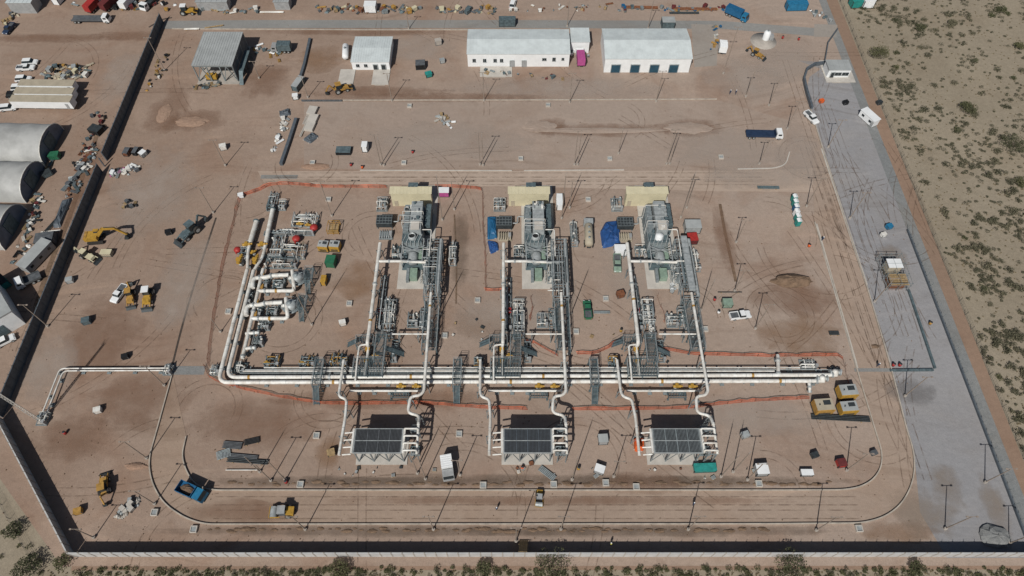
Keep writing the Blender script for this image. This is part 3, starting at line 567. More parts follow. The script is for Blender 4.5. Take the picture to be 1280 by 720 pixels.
# ------------------------------------------------------------ the three compressor trains
UN = ('left', 'middle', 'right')
def unit(k):
    dx = (-31.5, 0, 31.5)[k]; u = UN[k]; D = V(dx, 0, 0)
    q_ = lambda x, y, z=0.: g(x, y, z)+D
    tr = f'of the {u} compressor train'
    # concrete slab
    cx, cy, sx, sy = rect(652, 232, 693, 361, 0.1); root = T('equipment_slab', f'pale concrete slab under the {u} compressor train', 'slab', (cx+dx, cy, -.1)); q = MB(); q.box((0, 0, .12), (sx, sy, .3)); q.build('slab', 'concrete_light', root)
    # cream package building
    cx, cy, sx, sy = rect(634.7, 234.5, 687.5, 243, 5.3); cy += .1; root = T('package_building', f'cream roofed building at the head {tr}', 'building', (cx+dx, cy, 0))
    q = MB(); q.box((0, 0, 2.65), (sx-.5, sy-.5, 5.3)); q.build('wall', 'cream', root)
    rf = MB(); rf._a([(-sx/2, -sy/2, 5.3), (sx/2, -sy/2, 5.3), (sx/2, sy/2, 5.5), (-sx/2, sy/2, 5.5), (-sx/2, -sy/2, 5.45), (sx/2, -sy/2, 5.45), (sx/2, sy/2, 5.7), (-sx/2, sy/2, 5.7)], [(3, 2, 1, 0), (4, 5, 6, 7), (0, 1, 5, 4), (1, 2, 6, 5), (2, 3, 7, 6), (3, 0, 4, 7)])
    ro = rf.build('roof', 'cream', root)
    q = MB()
    for i in range(1, 12): x = -sx/2+sx*i/12; q.beam((x, -sy/2, 5.46), (x, sy/2, 5.71), .07, .06)
    q.build('roof_seam', 'cream', ro)
    q = MB(); q.box((-sx*.38, -sy/2+.22, 1.2), (1.0, .1, 2.1)); q.build('door', 'tan_wall', root)
    q = MB(); q.box((sx*.05, sy/2+.6, 4.9), (2.6, 1.6, 1.6)); q.box((sx*.05, sy/2+1.42, 4.9), (2.2, .1, 1.2)); q.build('vent_hood', 'steel_blue', root)
    # turbine enclosure with ducts
    cx, cy, sx, sy = rect(656, 257, 681, 303, 4.5); root = T('turbine_enclosure', f'blue-grey ducted turbine enclosure {tr}', 'machine', (cx+dx, cy, 0))
    q = MB(); q.box((0, 0, 2.1), (sx, sy-.4, 4.2)); q.build('housing', 'galv', root)
    q = MB(); q.box((-sx*.33, sy*.12, 4.75), (sx*.26, sy*.7, 1.1)); [q.box((-sx*.33, -sy*.2+sy*.64*i/8, 4.8), (sx*.29, .14, 1.2)) for i in range(9)]; q.build('ribbed_duct', 'galv', root); q = MB(); q.box((-sx*.15, sy*.12, 4.35), (.3, sy*.7, .3)); q.build('gap_shade_strip', 'steel_dark', root)  # dark strip between the ducts, coloured as the shade in the gap
    q = MB(); q.box((sx*.17, sy*.1, 5.3), (sx*.56, sy*.78, 2.4)); q.build('intake_duct', 'galv_light', root)
    q = MB()
    for i in range(7): q.box((sx*.17, -sy*.24+sy*.68*i/6, 6.53), (sx*.58, .1, .1))
    q.build('duct_rib', 'galv', root)
    q = MB(); q.box((sx*.17, -sy*.19, 6.7), (sx*.42, sy*.2, .45)); q.build('duct_hatch', 'concrete_light', root)
    q = MB(); q.lathe([(.95, 4.1), (.95, 5.6), (.78, 5.65), (.78, 4.3)], (sx*.02, -sy*.38, 0), 18); q.build('exhaust_stack', 'galv_light' if k < 2 else 'white_wall', root)
    if k < 2: q = MB(); q.lathe([(.77, 5.2), (0, 5.1)], (sx*.02, -sy*.38, 0), 18); q.build('stack_opening', 'black', root)
    else: q = MB(); q.lathe([(.97, 5.5), (.97, 5.75), (0, 5.9)], (sx*.02, -sy*.38, 0), 18); q.build('stack_cover', 'white_wall', root)
    q = MB()
    for i in range(9): q.box((-sx*.51, -sy*.4+sy*.8*i/8, 2.1), (.1, .12, 4.0))
    q.build('wall_stiffener', 'steel_blue', root)
    cx2, cy2, sx2, sy2 = rect(681, 256, 688, 283, 4.0); q = MB(); q.box((cx2-cx+.15, cy2-cy, 2.2), (sx2, sy2, 4.4)); [q.box((cx2-cx+.15, cy2-cy-sy2*.4+sy2*.8*i/6, 4.45), (sx2+.06, .12, .14)) for i in range(7)]; q.build('side_silencer', 'steel_blue', root)
    rd = random.Random(300+k)
    for i in range(9):
        q = MB(); x, y = rd.uniform(-.42, .42)*sx, rd.uniform(-.3, .45)*sy; zt = 6.5 if -.1 < x/sx < .45 else 5.25; w = rd.uniform(.35, .9); q.box((x, y, zt+.3), (w, w*rd.uniform(.6, 1.6), .7)); q.box((x, y, zt+.68), (w*1.15, w*.8, .06)); q.build('roof_unit', ('galv_light', 'steel_blue', 'galv', 'white_paint')[i % 4], root)
    for i in range(4):
        q = MB(); y = rd.uniform(-.25, .45)*sy; q.tube(fillet([(-sx*.52, y, 1.5), (-sx*.52, y, 6.9), (sx*.5, y, 6.9), (sx*.5, y, 3.5)], .3, 3), .09, 7); q.build('conduit', ('galv_light', 'white_paint')[i % 2], root)
    q = MB()
    for i in range(5): q.tube(fillet([(-sx*.45+sx*.2*i, -sy*.5, 1.0), (-sx*.45+sx*.2*i, -sy*.5, 4.5+.1*i), (-sx*.3+sx*.2*i, -sy*.3, 4.5+.1*i), (-sx*.3+sx*.2*i, -sy*.3, 4.0)], .3, 3), .1, 7)
    q.build('vent_line', 'galv_light', root); q = MB(); q.box((0, -sy*.38, 4.26), (sx*.95, sy*.22, .1)); [q.box((0, -sy*.48+sy*.2*i, 4.8), (sx*.95, .06, .06)) for i in (0, 1)]; [q.box((a*sx*.47, -sy*.38, 4.8), (.06, sy*.2, .06)) for a in (-1, 1)]; [q.box((a*sx*.47, -sy*.48+sy*.2*i, 4.5), (.07, .07, .6)) for a in (-1, 1) for i in (0, 1)]; q.build('roof_deck', 'steel_blue', root)
    # compressor skid
    cx, cy, sx, sy = rect(657, 303, 684, 333, 2.0); root = T('compressor_skid', f'grey compressor skid with gantry below the enclosure {tr}', 'machine', (cx+dx, cy, .2))
    q = MB(); q.box((0, 0, .35), (sx, sy, .6)); q.build('skid_base', 'steel_blue', root)
    q = MB(); q.box((-sx*.05, sy*.28, 1.7), (sx*.62, sy*.36, 2.1), 0, .9); q.build('gearbox', 'galv', root)
    q = MB(); q.lathe([(0, -1.7), (1.0, -1.6), (1.25, -1.2), (1.25, 1.2), (1.0, 1.6), (0, 1.7)], (0, -sy*.18, 1.9), 16, 'y'); q.build('compressor_casing', 'galv_light', root)
    q = MB(); q.box((sx*.3, 0, 1.2), (sx*.25, sy*.6, 1.2)); q.build('lube_console', 'pale_green', root)
    q = MB()
    for a in (-1, 1):
        for b_ in (-1, 1): q.box((a*sx*.48, b_*sy*.46, 1.9), (.2, .2, 3.6))
        q.box((a*sx*.48, 0, 3.7), (.2, sy*.94, .22)); q.box((0, a*sy*.46, 3.72), (sx, .2, .22))
    for b_ in (-.15, .15): q.beam((-sx*.48, b_*sy, 3.7), (sx*.48, -b_*sy, 3.7), .12)
    q.box((0, 0, 3.7), (sx*.9, .18, .2)); q.build('gantry', 'galv_light', root)
    rd = random.Random(50+k)
    for i in range(9):
        x, y = rd.uniform(-sx*.45, sx*.45), rd.uniform(-sy*.45, sy*.45); q = MB(); z = rd.uniform(1.2, 2.9); q.tube(fillet([(x, y, .6), (x, y, z), (x+rd.uniform(-1.5, 1.5), y, z), (x, y+rd.uniform(-1.5, 1.5), z*.6)], .2, 3), rd.uniform(.06, .13), 7); q.build('oil_pipe', ('galv_light', 'galv', 'steel_blue')[i % 3], root)
    cx, cy, sx, sy = rect(664, 335, 682, 352, 1.0); root = T('seal_gas_panel', f'olive equipment box on the slab {tr}', 'cabinet', (cx+dx, cy, .15)); q = MB(); q.box((0, 0, .9), (sx*.5, sy*.7, 1.8)); q.build('cabinet', 'pale_green', root); q = MB(); q.box((-sx*.42, 0, .6), (sx*.2, sy*.9, 1.2)); q.build('side_panel', 'galv', root); q = MB()
    for s_ in (-1, 1): q.box((s_*sx*.48, -sy*.1, 1.0), (.12, sy*.9, .1)); [q.box((s_*sx*.48, -sy*.5+sy*.2*i, .5), (.08, .08, 1.0)) for i in range(5)]
    q.build('guard_rail', 'galv_light', root)
    # suction and discharge lines
    pipe(f'thick white suction pipe down the left side {tr}', [q_(629.5, 304, 4.2), q_(629, 412, 4.2), q_(628.5, 430, 4.2), q_(628, 433, 2.0)], .44 if k != 1 else .40, n=12, sup=6, bands=(.55,) if k == 2 else (.74,), flanges=(.4,), fil=1.2)
    pipe(f'white cross pipe from the suction line to the compressor {tr}', [q_(631, 326.5, 4.2), q_(637, 326.5, 4.2), q_(663, 326.5, 3.6), q_(690, 328, 3.6)], .36, n=10, sup=0, flanges=(.2, .6))
    pipe(f'white discharge pipe down the right side {tr}', [q_(701.5, 366, 5.0), q_(706.5, 468, 5.0), q_(707.5, 489, 5.0), q_(703, 494, 5.0), q_(691.5, 495.5, 5.0), q_(690.5, 516, 5.0), q_(706, 519.5, 5.2), q_(707.5, 531, 6.4)], .34, n=10, sup=5.5, bands=(.1,), fil=1.1)
    pipe(f'thin white tie pipe between the valve skid and discharge line {tr}', [q_(657, 417.5, 3.0), q_(703.5, 417.5, 3.0)], .20, n=8, sup=4.5, start=1.5)
    pipe(f'white bypass pipe under the mains {tr}', [q_(610, 488.5, 1.3), q_(697, 488.5, 1.3), q_(702, 488, 2.5)], .26, n=10, sup=3.5, flanges=(.3, .6))
    pipe(f'white cooler inlet pipe with double bend below the mains {tr}', [q_(600.5, 450, 3.2), q_(600, 490, 3.6), q_(602, 496, 4.2), q_(611.5, 499, 4.4), q_(613, 520, 4.8), q_(611.5, 569, 5.4)], .32, n=10, sup=6, fil=1.0)
    pipe(f'slim white riser beside the yellow valves {tr}', [q_(627, 430.5, 3.0), q_(617.5, 431.5, 3.0), q_(617, 452, 3.0), q_(617, 476, 2.4)], .22, n=8, sup=5)
    pipe(f'white line through the two yellow valves {tr}', [q_(628, 433, 2.0), q_(628, 470, 2.0)], .34, n=10, sup=4)
    for (x, y, s_, lab) in ((628, 441, 1.25, 'upper yellow valve on the platform'), (628, 455, 1.25, 'lower yellow valve on the platform'), (673, 486.5, 1.15, 'left yellow valve on the bypass pipe'), (692, 486.5, 1.1, 'right yellow valve on the bypass pipe')):
        valve(f'{lab} {tr}', q_(x, y), s_, 0 if y > 480 else 1.57, 'yellow')
    if k < 2: valve(f'small yellow valve beside the platform stairs {tr}', q_(636, 447), .8)
    # platforms, racks, skids
    platform(f'wide steel valve platform at the mains {tr}', 613, 448, 650, 470, 2.6, dx, group=None)
    platform(f'tall steel walkway leading down to the mains {tr}', 638, 418, 651, 452, 3.4, dx, stairs=(1, 0, 1.2))
    platform(f'small steel deck left of the suction pipe {tr}', 612, 421, 634, 431, 2.2, dx, stairs=(-1, 0, 1.2))
    platform(f'small steel step-over below the bypass pipe {tr}', 662, 490.5, 684, 497, 1.2, dx, rail=False)
    platform(f'narrow steel walkway along the discharge pipe {tr}', 694, 377, 712, 437, 2.4, dx)
    skid(f'long white piping skid inside {tr.replace("of ","")}', 641, 371, 656, 420, 2.6, 60+k, dx, dens=3.0, nv=8)
    skid(f'dark piping along the suction pipe {tr}', 631, 345, 640, 412, 2.0, 70+k, dx, dens=1.1, nv=4, pm=('steel_blue', 'galv', 'galv_light'))
    skid(f'small grey pump skid beside the walkway {tr}', 671, 391, 685, 408, 1.7, 80+k, dx, nv=3)
    skid(f'valve skid with yellow tops on the rack {tr}', 592, 445, 604, 458, 1.8, 90+k, dx, nv=3, pm=('steel_blue', 'amber', 'galv'))
    root = T('fire_hose_reel', f'red hose cabinet beside the long skid {tr}', 'cabinet', q_(636.5, 391)); q = MB(); q.box((0, 0, .8), (1.0, 1.3, 1.2)); q.build('cabinet', 'red', root); q = MB(); q.box((0, -.67, .8), (.7, .05, .8)); q.build('door', 'maroon', root); pieces('foot', 'steel_dark', root, [((s_*.4, 0, .1), (.12, .9, .2)) for s_ in (-1, 1)])
    skid(f'dense grey piping behind the compressor {tr}', 684, 318, 693, 352, 2.4, 150+k, dx, dens=1.6, nv=3, pm=('galv_light', 'galv', 'steel_blue'))
    skid(f'grey piping group left of the compressor {tr}', 642, 306, 655, 322, 1.8, 160+k, dx, dens=1.2, nv=3, pm=('galv', 'steel_blue', 'white_paint'))
    skid(f'low grey pipework between the long skid and the walkway {tr}', 686, 384, 696, 412, 1.5, 170+k, dx, dens=1.2, nv=3, pm=('galv', 'steel_blue', 'galv_light'))
    skid(f'cable and pipe trench skid under the tie pipe {tr}', 655, 424, 664, 452, 1.4, 180+k, dx, dens=.9, nv=2, pm=('steel_blue', 'galv'))
    if k == 0: skid('extra grey manifold beside the left train walkway', 712-151, 300, 722-151, 330, 2.2, 191, 0, dens=1.4, nv=3)
    if k == 1: skid('upright grey manifold right of the middle train rack', 713, 276, 722, 306, 2.2, 192, 0, dens=1.4, nv=3, pm=('galv_light', 'galv', 'white_paint'))
    if k == 2: skid('grey spool pile right of the right train rack', 866, 310, 874, 338, 1.8, 193, 0, dens=1.2, nv=2, pm=('white_paint', 'galv'))
    # tall pipe rack at the right
    cx, cy, sx, sy = rect(690, 305, 709, 376, 2.6); root = T('pipe_rack', f'dense tall grey pipe rack on the right {tr}', 'rack', (cx+dx, cy, 0)); nb = 5
    q = MB()
    for i in range(nb+1):
        y = -sy/2+sy*i/nb
        for s_ in (-1, 1): q.box((s_*sx/2, y, 2.4), (.2, .2, 4.8))
        for z in (2.2, 3.5, 4.7): q.box((0, y, z), (sx, .16, .2))
    for s_ in (-1, 1):
        for z in (2.2, 4.7): q.box((s_*sx/2, 0, z), (.16, sy, .18))
        for i in range(nb): q.beam((s_*sx/2, -sy/2+sy*i/nb, .2), (s_*sx/2, -sy/2+sy*(i+1)/nb, 4.6), .1)
    q.build('frame', 'galv', root); rd = random.Random(100+k)
    for i in range(16):
        x = -sx/2+.3+(sx-.6)*i/15; z = rd.choice((2.4, 3.7, 4.95)); a, b_ = rd.uniform(-sy/2-.4, -sy*.1), rd.uniform(sy*.1, sy/2+.4); q = MB(); q.tube(fillet([(x, a, z-1.6), (x, a, z), (x, b_, z), (x, b_, z-1.4)], .25, 3), rd.uniform(.06, .15), 7); q.build('pipe', ('galv_light', 'galv', 'galv', 'steel_blue', 'steel_dark')[i % 5], root)
    for i in range(7):
        y = rd.uniform(-sy/2, sy/2); z = rd.choice((2.5, 3.8, 5.0)); q = MB(); q.tube(fillet([(-sx/2-rd.uniform(.2, 1.6), y, z), (sx*.2, y, z), (sx*.2, y+.1, 1.0)], .25, 3), rd.uniform(.07, .14), 7); q.build('branch_pipe', ('white_paint', 'galv_light')[i % 2], root)
    if k == 2:
        q = MB(); q.box((sx*.05, sy*.05, 5.35), (1.5, sy*.95, .5)); q.build('walkway_cover', 'galv_light', root); q = MB(); [q.box((sx*.05, -sy*.4+sy*.9*i/9, 5.63), (1.56, .1, .08)) for i in range(10)]; q.build('cover_joint', 'galv', root)
    q = MB(); q.box((sx*.38, 0, 4.95), (.5, sy, .1)); [q.box((sx*.38+s_*.25, 0, 5.02), (.04, sy, .18)) for s_ in (-1, 1)]; q.build('cable_tray', 'galv_light', root)
    pipe(f'white loop of pipe over the enclosure {tr}', [q_(681, 287, 5.4), q_(693, 287, 5.4), q_(694, 320, 5.4)], .14, n=8, sup=0)
    # cooler
    zc = 6.2; cx, cy, sx, sy = rect(629, 536, 690, 566, zc); root = T('air_cooler', f'air cooler with dark finned deck below the mains {tr}', 'cooler', (cx+dx, cy, 0))
    for b_ in (-1, 1):
        q = MB(); q.box((0, b_*sy/4, zc-.15), (sx-.5, sy/2-.12, .25)); tb = q.build('tube_bundle', 'fan_deck', root)
        q = MB()
        for i in range(34): x = -sx/2+.4+(sx-.8)*i/33; q.box((x, b_*sy/4, zc+.02), (.07, sy/2-.16, .1))
        for i in range(5): x = -sx/2+.4+(sx-.8)*i/4; q.box((x, b_*sy/4, zc+.04), (.14, sy/2-.14, .14))
        q.build('fin', ('dark_grey', 'slate_and_wall_shade', 'galv')[k], tb)
    q = MB(); q.box((0, 0, zc), (sx-.4, .13, .26))
    for s_ in (-1, 1): q.box((s_*(sx/2-.12), 0, zc-.1), (.24, sy+.1, .5)); q.box((0, s_*(sy/2), zc-.2), (sx, .14, .6))
    q.build('side_frame', 'galv_light', root)
    for i in range(3):
        x = -sx/3+sx/3*i; q = MB(); q.lathe([(1.55, 4.0), (1.45, 4.9), (1.62, 5.6)], (x, 0, 0), 18); fr = q.build('fan_ring', 'galv_light', root)
        q = MB(); [q.box((x, 0, 4.3), (2.7, .28, .06), R(60*j)) for j in range(3)]; q.cyl((x, 0, 3.6), (x, 0, 4.4), .2, n=8); q.build('fan_blade', 'steel_dark', fr)
    q = MB(); q.box((0, 0, 5.75), (sx-.3, sy-.1, .3)); q.build('plenum', 'galv', root); lg = None
    for i in range(4):
        for s_ in (-1, 1):
            l = (-sx/2+.3+(sx-.6)*i/3, s_*(sy/2-.15), 0)
            if lg is None: q = MB(); q.box((0, 0, 2.85), (.24, .24, 5.7)).box((0, 0, .1), (.6, .6, .2)); lg = q.build('leg', 'galv', root, loc=l)
            else: share('leg', lg, root, l)
    q = MB()
    for i in (0, 1, 2):
        x0, x1 = -sx/2+.3+(sx-.6)*i/3, -sx/2+.3+(sx-.6)*(i+1)/3
        for s_ in (-1, 1): q.beam((x0, s_*(sy/2-.15), .4), ((x0+x1)/2, s_*(sy/2-.15), 5.4), .13); q.beam((x1, s_*(sy/2-.15), .4), ((x0+x1)/2, s_*(sy/2-.15), 5.4), .13)
    q.build('brace', 'galv', root)
    q = MB(); q.box((0, -.1, .1), (sx+.8, sy+.9, .25)); q.build('concrete_base', 'concrete_light', root)
    for s_ in (-1, 1): q = MB(); q.box((s_*(sx/2+.25), 0, zc-.05), (.4, sy, .6)); q.build('header_box', 'white_paint', root)
    for i in range(4):
        y = sy/2-.15-(sy-.5)*i/3
        q = MB(); q.tube(fillet([(sx/2+.3, y, zc+.1), (sx/2+.3, y, zc+.55), (sx/2+3.1, y, zc+.55), (sx/2+3.1, y-.05, zc-.4)], .35, 3), .2, 8); q.build('outlet_pipe', 'white_paint', root)
        q = MB(); q.tube([(-sx/2-.3, y-.6, zc-.1), (-sx/2-2.2, y-.6, zc-.5)], .17, 8); q.build('inlet_pipe', 'white_paint', root)
    q = MB(); q.tube([(sx/2+3.1, sy/2+1.3, zc+.2), (sx/2+3.1, -sy/2-.1, zc-.5)], .28, 10); q.build('outlet_header', 'white_paint', root)
    q = MB()
    for y in (-sy/2, sy/2): q.box((sx/2+3.1, y, 2.7), (.2, .2, 5.3)); q.box((sx/2+1.3, y, 2.7), (.2, .2, 5.3)); q.box((sx/2+2.2, y, 5.3), (1.9, .2, .2)); q.beam((sx/2+1.3, y, .3), (sx/2+3.1, y, 5.2), .1)
    q.build('header_stand', 'galv', root)
    q = MB(); q.box((sx/2+1.9, sy/2+1.2, 2.6), (1.6, 1.4, .1)); [q.box((sx/2+1.9+a*.75, sy/2+1.2+b_*.65, 1.8), (.1, .1, 3.6)) for a in (-1, 1) for b_ in (-1, 1)]; [q.box((sx/2+1.9, sy/2+1.2+b_*.65, 3.6), (1.6, .06, .06)) for b_ in (-1, 1)]; q.build('access_ladder', 'galv', root)
    skid(f'small dark pump group right of the cooler {tr}', 694, 557, 706, 569, 1.3, 110+k, dx, nv=2, pm=('steel_blue', 'galv'))
for k in range(3): unit(k)
# pipeline at the lower left with its mast
pipe('outer white pipe of the pair along the lower left yard', [g(213, 460.0, 1.0), g(75, 460.5, 1.0), g(52, 519, 1.0)], .17, n=10, sup=6, fil=1.2)
pipe('inner white pipe of the pair along the lower left yard', [g(210, 463.0, 1.0), g(79, 463.5, 1.0), g(57, 520, 1.0)], .17, n=10, sup=6, fil=1.2)
skid('grey valve cluster at the right end of the lower left pipe pair', 204, 454, 216, 468, 1.4, 121, nv=3)
skid('grey valve cluster at the foot of the white lattice mast', 46, 514, 60, 531, 1.4, 122, nv=3)
def lattice(label, p, h, w=.75, m='white_paint'):
    root = T('lattice_mast', label, 'mast', p); q = MB()
    c = [V(w/2*math.cos(t), w/2*math.sin(t), 0) for t in (0, 2.094, 4.189)]
    for a in c: q.cyl(a, a*.7+V(0, 0, h), .07, n=6)
    q.build('leg', m, root); n = int(h/1.0); q = MB()
    for i in range(n):
        for j in range(3):
            f = lambda jj, ii: c[jj % 3]*(1-.3*ii/n)+V(0, 0, h*ii/n)
            q.beam(f(j, i), f(j+1, i+1), .05); q.beam(f(j, i), f(j+1, i), .05)
    q.build('bracing', m, root); q = MB(); q.cyl((0, 0, h), (0, 0, h+1.5), .03, n=6); q.cyl((-.5, 0, h-.5), (-.5, 0, h+1.), .06, n=6); q.build('antenna', 'galv_light', root); q = MB(); q.box((0, 0, .2), (1.4, 1.4, .5)); q.build('footing', 'concrete', root)
lattice('tall white lattice mast leaning out of the left edge of the picture', g(53, 527), 22)
# safety netting
def netting(label, px, h=1.05):
    pts = [g(x, y) for x, y in px]; cv = fillet(pts, 1.5, 3); root = T('safety_netting', label, 'netting', (pts[0].x, pts[0].y, 0)); rd = random.Random(len(px)*31+int(px[0][0])); samp = [p+V(rd.uniform(-.06, .06), rd.uniform(-.06, .06), 0) for p, d in along(cv, 1.6)]+[cv[-1]]
    q = MB(); hs = [h*rd.uniform(.7, .95) for _ in samp]; lean = [rd.uniform(.25, .6) for _ in samp]
    for a, b_ in ((.02, .10), (.18, .25), (.33, .40), (.48, .55), (.63, .70), (.80, .95)):
        vs = [(p.x-l*a*1.0, p.y+l*a, hh*a) for p, hh, l in zip(samp, hs, lean)]+[(p.x-l*b_*1.0, p.y+l*b_, hh*b_) for p, hh, l in zip(samp, hs, lean)]; n = len(samp)
        q._a(vs, [(i, i+1, n+i+1, n+i) for i in range(n-1)])
    q.build('net', 'orange_net', root, world=True); s0 = None
    for p, d in along(cv, 3.2):
        l = p-V(pts[0].x, pts[0].y, 0)
        if s0 is None: m_ = MB(); m_.cyl((0, 0, -.05), (0, 0, 1.2), .04, n=5); s0 = m_.build('stake', 'rust', root, loc=l)
        else: share('stake', s0, root, l)
for lab, px in (('orange safety net along the left side of the plant', ((262, 458), (263, 440), (268, 400), (278, 340), (288, 298), (297, 262), (302, 246))),
                ('orange safety net along the top left of the plant', ((304, 245), (322, 240), (338, 231.5), (362, 230.5), (400, 234.5), (484, 235))),
                ('orange safety net between the left and middle cream roofs', ((545, 234), (575, 235), (604, 237), (605, 280), (608, 320), (608, 363))),
                ('short orange net beside the blue tarp of the middle train', ((607, 363.5), (640, 364))),
                ('long orange safety net below the mains from the left bend to the middle cooler', ((257, 458), (262, 474), (300, 486), (340, 495), (400, 505), (440, 506), (520, 505), (560, 507), (600, 510.5), (660, 512.5))),
                ('long orange safety net below the mains from the middle cooler to the right end', ((716, 512.5), (760, 513), (860, 511), (900, 506), (940, 502), (1012, 498.5))),
                ('short orange net rising to the right platform stairs', ((722, 443), (745, 443), (765, 433), (778, 426))), ('slanting short orange net under the middle tie pipe', ((660, 429), (667, 428), (698, 446))),
                ('orange safety net above the right half of the pipe rack', ((828, 437), (868, 444), (930, 445), (960, 446), (1054, 445), (1058, 466), (1061, 482))),
                ('short curved orange net beside the right train long skid', ((822, 370), (826, 385), (832, 392), (831, 405))), ('short orange net beside the middle train long skid', ((664, 372), (667, 384), (663, 402)))):
    netting(lab, px)
# ------------------------------------------------------------ buildings
def shed(name, label, x0, y0, x1, y1, h, ridge=.0, roof='roof_white', wallm='white_wall', doors=(), windows=(), seams=14, vents=0):
    cx, cy, sx, sy = rect(x0, y0, x1, y1, h); root = T(name, label, 'building', (cx, cy, 0))
    q = MB(); q.box((0, 0, h/2-.1), (sx-.4, sy-.4, h+.1))
    if ridge > .3:
        for s_ in (-1, 1): q.face([(s_*(sx/2-.2), -sy/2+.2, h-.05), (s_*(sx/2-.2), sy/2-.2, h-.05), (s_*(sx/2-.2), 0, h+ridge-.1)])
    wl = q.build('wall', wallm, root)
    rf = MB(); t = .14
    if ridge > .3:
        for s_ in (-1, 1): rf._a([(-sx/2, s_*sy/2, h), (sx/2, s_*sy/2, h), (sx/2, 0, h+ridge), (-sx/2, 0, h+ridge), (-sx/2, s_*sy/2, h+t), (sx/2, s_*sy/2, h+t), (sx/2, 0, h+ridge+t), (-sx/2, 0, h+ridge+t)], [(3, 2, 1, 0), (4, 5, 6, 7), (0, 1, 5, 4), (1, 2, 6, 5), (2, 3, 7, 6), (3, 0, 4, 7)])
    else: rf.box((0, 0, h+t/2), (sx, sy, t))
    ro = rf.build('roof', roof, root); q = MB()
    for i in range(seams+1):
        x = -sx/2+.05+(sx-.1)*i/seams
        if ridge > .3:
            for s_ in (-1, 1): q.beam((x, s_*sy/2, h+t+.02), (x, 0, h+ridge+t+.02), .08, .07)
        else: q.box((x, 0, h+t+.03), (.08, sy, .06))
    q.build('roof_seam', roof, ro)
    for i in range(vents): q = MB(); q.lathe([(.3, 0), (.3, .5), (.5, .6), (.5, .9), (0, 1.1)], (-sx*.4+sx*.8*i/max(1, vents-1), sy*.05, h+ridge*.9+t), 10); q.build('roof_vent', 'galv', ro)
    for (px, w, hh, z0, mm) in doors:
        x = g(px, y1, h*.5).x-cx; q = MB(); q.box((x, -sy/2+.12, z0+hh/2), (w, .2, hh)); d = q.build('door', mm, root); q = MB(); q.box((x, -sy/2+.02, z0+hh+.1), (w+.3, .2, .2)); [q.box((x+s_*(w/2+.08), -sy/2+.02, z0+hh/2), (.16, .2, hh)) for s_ in (-1, 1)]; q.build('door_frame', 'galv_light', d)
        q = MB(); [q.box((x, -sy/2-.005, z0+hh*j/5), (w, .06, .05)) for j in range(1, 5)]; q.build('door_rib', mm, d)
    for (px, w, hh, z0) in windows:
        x = g(px, y1, h*.5).x-cx; q = MB(); q.box((x, -sy/2+.14, z0+hh/2), (w, .16, hh)); d = q.build('window', 'glass', root); q = MB(); q.box((x, -sy/2+.06, z0-.05), (w+.2, .2, .1)); q.box((x, -sy/2+.08, z0+hh/2), (.06, .12, hh)); q.build('window_frame', 'galv_light', d)
    return root, sx, sy
shed('warehouse', 'white warehouse with four dark roller doors', 754, 36, 862, 74, 5.2, 1.3, doors=[(769, 2.7, 3.0, 0, 'door_blue'), (793, 2.7, 3.0, 0, 'door_blue'), (817, 2.7, 3.0, 0, 'door_blue'), (841, 2.7, 3.0, 0, 'door_blue')], seams=30)
shed('control_building', 'long white building with small windows and shallow roof', 584, 37, 712, 68, 4.8, .9, doors=[(640, 1.2, 2.3, 0, 'grey_paint'), (655, 1.2, 2.3, 0, 'grey_paint')], windows=[(593, 1.0, 1.1, 1.8), (606, 1.0, 1.1, 1.8), (619, 1.0, 1.1, 1.8), (627, 1.0, 1.1, 1.8), (680, 1.3, .8, 2.4), (692, 1.0, 1.2, 2.2), (703, .8, .8, 2.5)], seams=34, vents=0)
shed('annex_building', 'small white flat-roofed annex at the end of the long building', 713, 35, 737, 53, 4.2, 0, seams=5)
shed('substation_building', 'white ribbed-roof shed beside the white tank', 441, 46, 489, 78, 3.0, .5, seams=16, doors=[(470, 1.2, 2.0, 0, 'steel_dark'), (480, 1.2, 2.0, 0, 'steel_dark')], windows=[(448, 1.0, .9, 1.2), (458, 1.0, .9, 1.2)])
shed('guard_house', 'small white guard house on the gravel at the upper right', 1034, 75, 1063, 88, 3.0, 0, roof='roof_grey', seams=4, doors=[(1039, 1.0, 2.1, 0, 'steel_dark')], windows=[(1046, 2.0, 1.0, 1.0), (1055, 2.0, 1.0, 1.0)])
for (x0, y0, x1, y1, lab) in ((424, 87, 443, 106, 'bare concrete slab left in front of the ribbed white shed'), (466, 84, 487, 106, 'bare concrete slab right in front of the ribbed white shed'), (1028, 76, 1064, 103, 'concrete plinth around the guard house'), (600, 84, 640, 96, 'concrete terrace in front of the long white building')):
    cx, cy, sx, sy = rect(x0, y0, x1, y1); root = T('concrete_slab', lab, 'slab', (cx, cy, -.05)); q = MB(); q.box((0, 0, .1), (sx, sy, .25)); q.build('slab', 'concrete_light', root); q = MB(); q.box((0, -sy/2-.15, .05), (sx*.6, .3, .15)); q.build('step', 'concrete', root)
